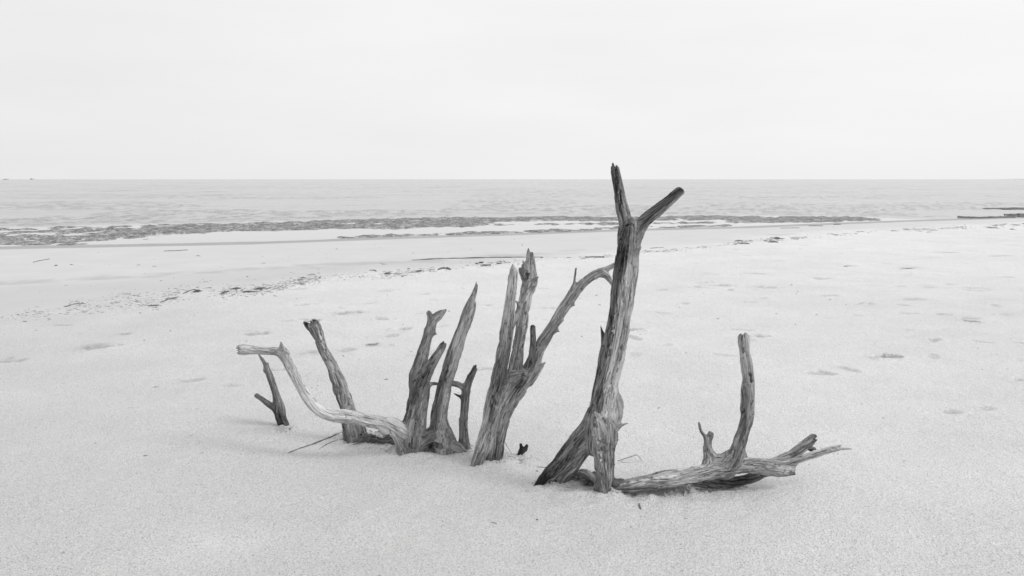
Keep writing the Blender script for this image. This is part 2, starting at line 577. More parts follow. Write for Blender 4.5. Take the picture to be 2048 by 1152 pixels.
def flat_h(x, y):
    bt, bb, pb, sh = ev(BANDTOP, x), ev(BANDBOT, x), ev(POOLBOT, x), ev(SHORE, x)
    n = fbm(x * .9, y * .9, 0, 301, 3); nf = fbm(x * 3.6, y * 2.2, 0, 305, 2); nb = fbm(x * .22, y * .5, 0, 309, 2)
    w = (bt - bb)
    a = smooth(-.7, .7, y - bb) * smooth(.7, -.7, y - bt) * smooth(xr + .5, xr - 2.5, x)
    x8 = at_plane(1000, 452, SEA)[0]; x9 = at_plane(1500, 452, SEA)[0]
    gap = np.exp(-((y - (bb + .30 * w)) / (.10 * w + .12)) ** 2) * smooth(x8 - 2, x8 + 2, x) * smooth(x9 + 1, x9 - 2, x)
    left = smooth(at_plane(330, 470, SEA)[0], at_plane(60, 475, SEA)[0], x)
    b_ = smooth(-.35, .25, y - sh) * smooth(.45, -.25, y - pb) * smooth(at_plane(560, 478, SEA)[0], at_plane(720, 474, SEA)[0], x) * smooth(xr - 4, xr - 9, x)
    c_ = smooth(-.4, .2, y - sh) * smooth(1.0, -.3, y - bb) * smooth(at_plane(440, 470, SEA)[0], at_plane(210, 475, SEA)[0], x)
    m = np.maximum(np.maximum(a * (1 - gap * 1.1), b_ * .92), c_ * .80)
    z = SEA - .080 + .105 * m + .042 * n + .055 * nf + .022 * nb - .012 * left * a
    return z


fx = np.arange(at_plane(-260, 480, SEA)[0], xr + 2, .13)
fy = np.concatenate([np.arange(15.5, 34, .11), np.arange(34, 44, .2)])
flat, _, _ = grid_sheet('tidal_flat', fx, fy, flat_h, M_FLAT)
tag(flat, kind='structure')

# ------------------------------------------------------------------ driftwood: limbs melted together, then carved and grained
VOX = 0.0032


def catmull(P, step=.014):
    P = np.asarray(P, float)
    if len(P) == 2:
        P = np.stack([P[0], (P[0] + P[1]) / 2, P[1]])
    Q = np.vstack([2 * P[0] - P[1], P, 2 * P[-1] - P[-2]])
    out = []
    for i in range(1, len(Q) - 2):
        n = max(1, int(np.linalg.norm(Q[i + 1][:3] - Q[i][:3]) / step))
        t = np.linspace(0, 1, n, endpoint=False)[:, None]
        a, b, c, d = Q[i - 1], Q[i], Q[i + 1], Q[i + 2]
        out.append(.5 * ((2 * b) + (c - a) * t + (2 * a - 5 * b + 4 * c - d) * t * t + (3 * b - a - 3 * c + d) * t ** 3))
    out.append(Q[-2][None])
    return np.vstack(out)


class Limb:
    n = 0

    def __init__(self, part, base, pts, j0=0, j1=0, ell=.9, tone=0.0, dark=None, grain=1.0, pit=0.0, lobe=.07, twist=1.0, key=None, label=None, damp=True, knob=.05, tone1=None):
        Limb.n += 1
        self.seed = Limb.n * 101
        self.part, self.key, self.label = part, key or (part + str(Limb.n)), label
        self.j0, self.j1, self.ell, self.tone, self.dark = j0, j1, ell, tone, dark
        self.tone1 = tone if tone1 is None else tone1
        self.grain, self.pit, self.lobe, self.twist = grain, pit, lobe, twist
        P = []
        for q in pts:
            px, py, w = q[:3]
            dy = q[3] if len(q) > 3 else 0.0
            p, t = at_dist(px, py, base + dy)
            P.append([*p, w * .5 * t / FPX])
        D = catmull(P)
        self.C, self.r = D[:, :3], np.maximum(D[:, 3], .0012)
        seg = self.C[1:] - self.C[:-1]
        self.len = np.maximum(np.linalg.norm(seg, axis=1), 1e-5)
        self.T = seg / self.len[:, None]
        self.s = np.concatenate([[0], np.cumsum(self.len)])
        self.L = self.s[-1]
        self.r = self.r * (1 + knob * vnoise(self.s * 14, 0, 0, self.seed + 5) + knob * .6 * vnoise(self.s * 35, 0, 0, self.seed + 6))
        tv = np.vstack([self.T[:1], (self.T[1:] + self.T[:-1]) / 2, self.T[-1:]])
        N = np.cross(tv, np.array([0, 1.0, 0]))
        N /= np.linalg.norm(N, axis=1)[:, None] + 1e-9
        B = np.cross(N, tv)
        self.N, self.B = N, B / (np.linalg.norm(B, axis=1)[:, None] + 1e-9)

    def shape(self, d, u, v, s, r):
        th = np.arctan2(v, u)
        k = self.seed * .37
        lob = 1 + self.lobe * (np.sin(3 * th + k + s * 3) + .7 * np.sin(5 * th + 2 * k - s * 4) + .45 * np.sin(8 * th + 3 * k + s * 2))
        lob = lob + self.lobe * 1.1 * vnoise(np.cos(th) * 1.6, np.sin(th) * 1.6, s * 11, self.seed + 9)
        f = d - r * lob
        if self.j1:
            q = 1.7 / max(self.r[-1], .004)
            jag = self.j1 * 1.5 * (.5 + .5 * vnoise(u * q, v * q, 0, self.seed)) ** 1.3 + self.j1 * .7 * np.abs(vnoise(u * q * 2.6, v * q * 2.6, 0, self.seed + 1))
            f = np.maximum(f, (s - (self.L - jag)) * .7)
        if self.j0:
            q = 1.7 / max(self.r[0], .004)
            jag = self.j0 * (.5 + .5 * vnoise(u * q, v * q, 0, self.seed + 2)) + self.j0 * .6 * vnoise(u * q * 3, v * q * 3, 0, self.seed + 3)
            f = np.maximum(f, (jag - s) * .7)
        return f

    def seg_eval(self, i, P):
        A = P - self.C[i]
        t0 = A @ self.T[i]
        t = np.clip(t0 / self.len[i], 0, 1)
        D = A - (t * self.len[i])[:, None] * self.T[i]
        n = self.N[i] + (self.N[i + 1] - self.N[i]) * t[:, None]
        b = self.B[i] + (self.B[i + 1] - self.B[i]) * t[:, None]
        u = (D * n).sum(1); v = (D * b).sum(1)
        w2 = np.maximum((D * D).sum(1) - u * u - v * v, 0)
        d = np.sqrt(u * u + (v / self.ell) ** 2 + w2)
        r = self.r[i] + (self.r[i + 1] - self.r[i]) * t
        s = self.s[i] + t * self.len[i]
        if i == len(self.len) - 1: s = np.where(t >= 1, self.s[i] + t0, s)
        if i == 0: s = np.where(t <= 0, t0, s)
        return d, u, v, s, r

    def eval(self, P):
        n = len(P)
        best = np.full(n, 1e9); out = np.zeros((4, n))
        rm = self.r.max() + .03
        for i in range(len(self.len)):
            lo = np.minimum(self.C[i], self.C[i + 1]) - rm * 1.3; hi = np.maximum(self.C[i], self.C[i + 1]) + rm * 1.3
            idx = np.nonzero(((P > lo) & (P < hi)).all(1))[0]
            if not len(idx): continue
            d, u, v, s, r = self.seg_eval(i, P[idx])
            q = d - r
            m = q < best[idx]
            ii = idx[m]
            best[ii] = q[m]
            out[:, ii] = np.stack([u[m], v[m], s[m], r[m]])
        return best, out


def smin(a, b, k):
    h = np.maximum(k - np.abs(a - b), 0) / k
    return np.minimum(a, b) - h * h * k * .25


def carve_points(F, org, pix, Y, push):
    """march each pixel's view ray into the wood and return the points where it is met"""
    out = []
    for px, py in pix:
        d = ray(px, py)
        t = np.arange((Y - .45) / d[1], (Y + .45) / d[1], VOX * .6)
        P = np.array([0, 0, EYE]) + t[:, None] * d
        I = np.round((P - org) / VOX).astype(int)
        ok = ((I >= 0) & (I < np.array(F.shape))).all(1)
        I, P = I[ok], P[ok]
        if not len(I): continue
        val = F[I[:, 0], I[:, 1], I[:, 2]]
        k = np.nonzero(val < 0)[0]
        if len(k):
            out.append(P[k[0]] + d / np.linalg.norm(d) * push)
    return out


def wood(name, label, limbs, base, loc_px, carves=(), k=.022, cat='driftwood'):
    lo = np.min([(l.C - l.r[:, None] * 1.35).min(0) for l in limbs], 0) - .02
    hi = np.max([(l.C + l.r[:, None] * 1.35).max(0) for l in limbs], 0) + .02
    lo[2] = max(lo[2], -.13)
    dims = np.ceil((hi - lo) / VOX).astype(int) + 1
    F = np.full(dims, .05, np.float32)
    ax = [lo[i] + np.arange(dims[i]) * VOX for i in range(3)]
    for l in limbs:
        pad = .012
        # field of the limb, gathered over its short segments
        rl = l.C.min(0) - l.r.max() * 1.35 - pad; rh = l.C.max(0) + l.r.max() * 1.35 + pad
        a = np.clip(np.floor((rl - lo) / VOX).astype(int), 0, dims); b = np.clip(np.ceil((rh - lo) / VOX).astype(int) + 1, 0, dims)
        if (b <= a).any(): continue
        G = np.full(b - a, .05, np.float32)
        S = 3
        for i0 in range(0, len(l.len), S):
            for i in range(i0, min(i0 + S, len(l.len))):
                rr = max(l.r[i], l.r[i + 1]) * 1.25 + pad
                sl = np.minimum(l.C[i], l.C[i + 1]) - rr; sh = np.maximum(l.C[i], l.C[i + 1]) + rr
                c0 = np.clip(np.floor((sl - lo) / VOX).astype(int), a, b); c1 = np.clip(np.ceil((sh - lo) / VOX).astype(int) + 1, a, b)
                if (c1 <= c0).any(): continue
                g = np.meshgrid(*[ax[q][c0[q]:c1[q]] for q in range(3)], indexing='ij')
                P = np.stack([q.ravel() for q in g], 1)
                f = l.shape(*l.seg_eval(i, P)).reshape(c1 - c0).astype(np.float32)
                sub = tuple(slice(c0[q] - a[q], c1[q] - a[q]) for q in range(3))
                G[sub] = np.minimum(G[sub], f)
        sub = tuple(slice(a[q], b[q]) for q in range(3))
        kk = min(k, l.r.max() * 1.1)
        F[sub] = smin(F[sub], G, kk)
    for pix, rad, push in carves:
        pts = carve_points(F, lo, pix, base, push)
        if not pts: continue
        if len(pts) == 1: pts = pts * 2
        n = len(pts) - 1
        for i in range(n):
            A, B = pts[i], pts[i + 1]
            if np.linalg.norm(A - B) > .25: continue
            rr = max(rad, .0037) * 1.4 + .006
            c0 = np.clip(np.floor((np.minimum(A, B) - rr - lo) / VOX).astype(int), 0, dims); c1 = np.clip(np.ceil((np.maximum(A, B) + rr - lo) / VOX).astype(int) + 1, 0, dims)
            if (c1 <= c0).any(): continue
            g = np.meshgrid(*[ax[q][c0[q]:c1[q]] for q in range(3)], indexing='ij')
            P = np.stack(g, -1)
            ab = B - A; L2 = max(float(ab @ ab), 1e-9)
            t = np.clip(((P - A) @ ab) / L2, 0, 1)
            d = np.linalg.norm(P - A - t[..., None] * ab, axis=-1)
            wob = max(rad, .0037) * (1 + .35 * vnoise(P[..., 0] * 90, P[..., 1] * 90, P[..., 2] * 60, 5))
            sub = tuple(slice(c0[q], c1[q]) for q in range(3))
            F[sub] = np.maximum(F[sub], (wob - d).astype(np.float32))
    # surface nets
    neg = F < 0
    c = neg[:-1, :-1, :-1].astype(np.int8)
    tot = sum(neg[i:dims[0] - 1 + i, j:dims[1] - 1 + j, m:dims[2] - 1 + m].astype(np.int8) for i in (0, 1) for j in (0, 1) for m in (0, 1))
    act = (tot > 0) & (tot < 8)
    I = np.argwhere(act)
    idx = np.full(act.shape, -1, np.int32)
    idx[act] = np.arange(len(I))
    acc = np.zeros((len(I), 3)); cnt = np.zeros(len(I))
    corners = [(i, j, m) for i in (0, 1) for j in (0, 1) for m in (0, 1)]
    cv = {q: F[I[:, 0] + q[0], I[:, 1] + q[1], I[:, 2] + q[2]] for q in corners}
    for q in corners:
        for axn in range(3):
            if q[axn] == 0:
                q2 = list(q); q2[axn] = 1; q2 = tuple(q2)
                a, b = cv[q], cv[q2]
                m = (a < 0) != (b < 0)
                t = np.where(m, a / np.where(m, a - b, 1), 0)
                p = np.array(q, float)[None, :] + t[:, None] * (np.array(q2) - np.array(q))[None, :]
                acc[m] += p[m]; cnt[m] += 1
    V = lo + (I + acc / cnt[:, None]) * VOX
    Fs = []
    for axn in range(3):
        o1, o2 = [(1, 2), (2, 0), (0, 1)][axn]
        s0 = [slice(1, dims[q] - 1) for q in range(3)]; s1 = list(s0)
        s0[axn] = slice(0, dims[axn] - 1); s1[axn] = slice(1, dims[axn])
        a, b = neg[tuple(s0)], neg[tuple(s1)]
        off = np.array([0 if q == axn else 1 for q in range(3)])
        for flip, m in ((False, a & ~b), (True, ~a & b)):
            E = np.argwhere(m) + off
            if not len(E): continue
            e1 = np.zeros(3, int); e1[o1] = 1; e2 = np.zeros(3, int); e2[o2] = 1
            g = lambda X: idx[X[:, 0], X[:, 1], X[:, 2]]
            quad = np.stack([g(E - e1 - e2), g(E - e2), g(E), g(E - e1)], 1)
            if flip: quad = quad[:, ::-1]
            Fs.append(quad)
    Q = np.vstack(Fs)
    Q = Q[(Q >= 0).all(1)]

    def normals(V):
        n = np.cross(V[Q[:, 2]] - V[Q[:, 0]], V[Q[:, 3]] - V[Q[:, 1]])
        N = np.stack([np.bincount(Q.ravel(), np.repeat(n[:, i], 4), len(V)) for i in range(3)], 1)
        return N / (np.linalg.norm(N, axis=1)[:, None] + 1e-12)

    N = normals(V)
    # limb coordinates at each vertex
    nl = len(limbs)
    D = np.full((nl, len(V)), 1e9, np.float32); W = []
    for li, l in enumerate(limbs):
        q, o = l.eval(V)
        D[li] = q; W.append(o.astype(np.float32))
    own = D.argmin(0)
    dmin = D.min(0)
    GC = np.zeros((len(V), 3), np.float32)
    H = np.zeros(len(V)); Tn = np.zeros(len(V)); SW = np.zeros(len(V))
    for li, l in enumerate(limbs):
        w = np.exp(-np.clip(D[li] - dmin, 0, 1) / .007)
        m = w > .01
        if not m.any(): continue
        u, v, s, r = [a[m] for a in W[li]]
        th = np.arctan2(v, u) + l.twist * s * 1.3
        rr = np.maximum(r, .006)
        wig = .012 * vnoise(s * 5, th * 1.2, 0, l.seed + 7)
        x = np.cos(th) * rr + wig; y = np.sin(th) * rr + wig
        mo = own[m] == li
        GC[np.nonzero(m)[0][mo]] = np.stack([x[mo] + l.seed * .013, y[mo], s[mo] * .055], 1)
        amp = np.clip(r / .032, .28, 1.25) * l.grain
        g1 = vnoise(x * 62, y * 62, s * 3.2, l.seed + 11)
        g1b = vnoise(x * 120, y * 120, s * 6, l.seed + 12)
        g2 = vnoise(x * 230, y * 230, s * 16, l.seed + 13)
        g3 = fbm(x * 24, y * 24, s * 7, l.seed + 14, 2)
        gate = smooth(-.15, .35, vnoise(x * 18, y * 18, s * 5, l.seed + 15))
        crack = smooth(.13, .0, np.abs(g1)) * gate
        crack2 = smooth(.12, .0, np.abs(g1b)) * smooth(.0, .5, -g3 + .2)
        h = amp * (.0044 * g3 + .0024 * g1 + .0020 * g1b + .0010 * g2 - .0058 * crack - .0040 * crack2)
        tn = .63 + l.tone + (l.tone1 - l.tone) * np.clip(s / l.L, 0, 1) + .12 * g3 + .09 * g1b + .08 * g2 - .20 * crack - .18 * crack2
        pl = vnoise(x * 34, y * 34, s * 5.5, l.seed + 23) + .35 * vnoise(x * 90, y * 90, s * 12, l.seed + 24)
        plate = smooth(-.03, .05, pl)                       # torn layers with sharp ledges along the grain
        h += amp * .0042 * (plate - .5)
        tn += .05 * (plate - .5)
        endd = smooth(.030, .0, l.L - s + .012 * g1) if l.j1 else 0
        tn = tn - .13 * endd
        tn += .22 * vnoise(x * 9, y * 9, s * 3, l.seed + 16) + .12 * vnoise(x * 22, y * 22, s * 4, l.seed + 18)
        if l.pit:
            pn = vnoise(x * 95, y * 95, s * 34, l.seed + 19) + .5 * vnoise(x * 40, y * 40, s * 12, l.seed + 20)
            pit = smooth(.62, .95, pn) * l.pit
            h -= pit * .006; tn -= .35 * pit
        if l.dark is not None:                # darker tone on one side; on the tall tree an older layer of wood
            lv, soft = l.dark[:2]
            e = (l.dark[2] if len(l.dark) > 2 else 1) * u / rr - lv + .35 * vnoise(s * 6, 0, 0, l.seed + 17) + .25 * g1
            dk = smooth(-soft, soft, e)
            tn -= (l.dark[3] if len(l.dark) > 3 else .30) * dk
            h += .0025 * dk * min(l.grain, 1)
        H[m] += w[m] * h; Tn[m] += w[m] * tn; SW[m] += w[m]
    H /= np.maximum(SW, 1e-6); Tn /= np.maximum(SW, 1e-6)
    # damp, stained foot where the wood leaves the sand
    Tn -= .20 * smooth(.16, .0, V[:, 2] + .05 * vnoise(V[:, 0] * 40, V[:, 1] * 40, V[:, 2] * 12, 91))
    V2 = V + N * H[:, None]
    N2 = normals(V2)
    # one mesh per part
    org = on_ground(*loc_px)
    org[1] = base
    root = bpy.data.objects.new(name, None)
    root.empty_display_size = .1
    COL.objects.link(root)
    root.location = org
    tag(root, label, cat)
    keys = []
    for l in limbs:
        if l.key not in keys: keys.append(l.key)
    kid = np.array([keys.index(l.key) for l in limbs])
    vp = kid[own]
    fp = vp[Q[:, 0]]
    for ki, key in enumerate(keys):
        fm = fp == ki
        if fm.sum() < 20: continue
        q = Q[fm]
        used, inv = np.unique(q, return_inverse=True)
        q = inv.reshape(q.shape)
        l0 = [l for l in limbs if l.key == key][0]
        o = link_mesh(l0.part, V2[used] - org, q, M_WOOD, root)
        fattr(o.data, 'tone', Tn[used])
        ga = o.data.attributes.new('grain_co', 'FLOAT_VECTOR', 'POINT'); ga.data.foreach_set('vector', GC[used].ravel())
        o.data.normals_split_custom_set_from_vertices(N2[used].astype(np.float32))
        if l0.label: o['label'] = l0.label
    print('wood', name, round(time.time() - T0, 1))
    return root


def base_Y(px, py):
    return float(on_ground(px, py)[1])


# --- small forked branch, far left
YA = base_Y(567, 851)
wood('forked_branch', 'small dark forked branch standing in sand under the tip of the long bent branch', [
    Limb('branch', YA, [(570, 885, 24), (567, 853, 23), (561, 836, 21), (557, 811, 20), (552, 789, 14), (541, 755, 13), (530, 728, 8), (524, 718, 6), (518, 710, 3)], tone=-.18, key='b', lobe=.08),
    Limb('branch', YA, [(558, 826, 14), (549, 818, 13, -.01), (533, 806, 12, -.02), (521, 797, 10, -.03), (510, 790, 9, -.035)], j1=.008, tone=-.2, key='s', damp=False),
    Limb('spur', YA, [(531, 740, 9), (535, 728, 5), (537, 726, 2)], key='b'),
], YA, (567, 853), carves=[([(556, 822), (560, 838), (563, 850)], .0035, .001)])

# --- leaning pole behind the bent branch
YB = base_Y(712, 874)
wood('leaning_pole', 'pale leaning pole with a frayed dark top, standing behind the long bent branch', [
    Limb('pole', YB, [(714, 905, 50), (711, 872, 47), (703, 845, 38), (692, 808, 31), (680, 772, 27), (665, 733, 21), (648, 702, 20), (639, 675, 20), (629, 655, 24), (622, 643, 26)], j1=.035, ell=.7, tone=.20, tone1=.02, pit=1.0, key='p', dark=(.75, .3), lobe=.06),
    Limb('splinter', YB, [(632, 668, 14), (618, 655, 10), (608, 645, 4)], tone=-.25, key='p'),
    Limb('splinter', YB, [(640, 665, 11), (635, 650, 9), (633, 640, 6)], j1=.008, tone=-.2, key='p'),
], YB, (712, 876), carves=[([(650, 700), (655, 722), (660, 742)], .004, .0), ([(681, 785), (682, 791)], .006, .002), ([(672, 770), (678, 800), (684, 815)], .0025, .0), ([(692, 775), (699, 800)], .003, .0),
                            ([(640, 668), (646, 676)], .005, .001)])

# --- stump with the long bent branch, twin prongs, tall spire and side post
YC = base_Y(840, 897)
wood('bent_branch_stump', 'low stump with a long bent branch reaching left, forked prongs and one tall spire', [
    Limb('trunk', YC, [(821, 925, 62), (822, 896, 54), (826, 853, 45), (835, 804, 37), (838, 778, 35), (836, 755, 32)], key='t', lobe=.09, tone=.02, dark=(.55, .4)),
    Limb('prong', YC, [(835, 770, 30), (835, 752, 29), (842, 718, 25), (852, 685, 19), (860, 656, 17), (867, 641, 16), (876, 632, 15), (884, 626, 10), (892, 620, 3)], tone=.08, key='p1', label='pale prong with a split top', dark=(.5, .4)),
    Limb('prong', YC, [(864, 652, 14), (860, 636, 12), (857, 622, 10)], j1=.008, key='p1', tone=-.1),
    Limb('spur', YC, [(864, 662, 14), (869, 666, 6), (873, 669, 2)], key='p1'),
    Limb('spur', YC, [(860, 664, 14), (853, 662, 5), (851, 659, 2)], key='p1'),
    Limb('prong', YC, [(832, 800, 26, -.02), (840, 768, 30, -.03), (850, 750, 24, -.04), (860, 733, 20, -.04), (872, 714, 16, -.04), (884, 694, 13, -.03), (889, 686, 11, -.03)], j1=.014, key='p2', tone=-.10, label='shorter dark prong in front', dark=(.2, .4)),
    Limb('branch', YC, [(832, 880, 34, .0), (818, 872, 34, -.01), (803, 862, 34, -.03), (786, 852, 31, -.05), (762, 845, 28, -.07), (733, 840, 26, -.10), (710, 833, 24, -.12), (688, 832, 27, -.13), (665, 831, 25, -.13), (643, 823, 22, -.12), (624, 807, 21, -.11), (607, 783, 20, -.09), (591, 754, 19, -.05), (577, 728, 20, -.02), (566, 711, 21, 0), (553, 703, 17, .02), (529, 702, 16, .03), (502, 700, 19, .05), (488, 700, 21, .05), (478, 700, 21, .05)], j1=.016, ell=.95, tone=.20, key='b', grain=.55, lobe=.05, twist=1.8, label='long pale branch curving down, along and up to the left'),
    Limb('spur', YC, [(570, 706, 15, .0), (563, 693, 9), (562, 685, 4)], key='b', tone=.1),
    Limb('root', YC, [(788, 850, 18, -.05), (792, 866, 16, -.05), (799, 884, 17, -.05), (808, 910, 20, -.05)], key='r1', tone=.05),
    Limb('root', YC, [(812, 860, 26, -.02), (814, 880, 30, -.02), (817, 908, 34, -.02)], key='t'),
    Limb('spire', YC, [(893, 930, 60), (888, 897, 56), (883, 866, 42), (879, 837, 33), (884, 804, 29), (891, 768, 28), (904, 725, 27), (917, 682, 25), (929, 646, 23), (939, 614, 17), (947, 590, 10), (951, 575, 5), (953, 564, 2)], key='s', ell=.85, tone=.05, dark=(.25, .35), lobe=.04, grain=.65, label='tall tapering spire with a sharp split tip'),
    Limb('splinter', YC, [(933, 650, 14), (944, 628, 9), (950, 612, 4), (951, 607, 2)], key='s'),
    Limb('splinter', YC, [(945, 600, 6), (952, 583, 4), (955, 570, 2)], key='s', tone=-.1),
    Limb('root', YC, [(886, 875, 34), (900, 890, 26, -.03), (916, 897, 22, -.04), (930, 912, 20, -.04)], key='r2', tone=-.02),
    Limb('root', YC, [(880, 866, 36), (862, 876, 30, -.01), (848, 888, 30, -.01), (840, 910, 30)], key='r3', tone=-.16, lobe=.12),
    Limb('bridge', YC, [(845, 782, 18, .0), (854, 772, 13, .02), (865, 767, 7, .05), (880, 768, 6, .08), (897, 767, 8, .08), (912, 768, 11, .06), (925, 774, 12, .02)], key='g', tone=.05),
    Limb('side_post', YC, [(929, 925, 22, .02), (928, 898, 21, .02), (927, 870, 18, .02), (926, 845, 17, .02), (929, 815, 17, .02), (931, 790, 18, .02), (936, 768, 17, .02), (944, 750, 13, .02), (949, 739, 11, .02), (952, 730, 9, .02)], j1=.022, key='q', tone=-.17, lobe=.08, pit=.6, label='thin dark side post with a frayed tip'),
    Limb('spur', YC, [(926, 796, 9, .02), (918, 792, 6, .01), (908, 787, 2, .0)], key='q', tone=-.1),
    Limb('spur', YC, [(924, 840, 7, .02), (918, 838, 3, .0)], key='q'),
], YC, (845, 897), carves=[
    ([(893, 768), (890, 755), (895, 735), (900, 715)], .006, .001), ([(892, 760), (897, 740)], .006, .005), ([(920, 676), (918, 690)], .003, .0), ([(928, 655), (938, 625), (944, 600)], .0028, .0),
    ([(855, 700), (848, 720), (843, 745)], .003, .0), ([(824, 765), (838, 757), (850, 742)], .003, .0), ([(828, 790), (826, 830), (820, 870)], .003, .0), ([(842, 790), (838, 830), (840, 870)], .003, .0),
    ([(580, 722), (600, 762), (622, 795), (650, 818), (690, 823)], .0028, .0), ([(570, 702), (582, 722), (594, 748)], .0022, .0), ([(693, 843), (690, 830), (705, 824)], .003, .0), ([(720, 836), (770, 842), (800, 858)], .0028, .0),
    ([(500, 698), (540, 697), (560, 702)], .0024, .0), ([(862, 893), (870, 889), (880, 892)], .022, .012), ([(873, 699), (864, 716)], .0032, .0), ([(862, 668), (853, 695)], .0025, .0), ([(932, 800), (929, 850)], .0025, .0),
    ([(485, 703), (480, 700)], .006, .0)])

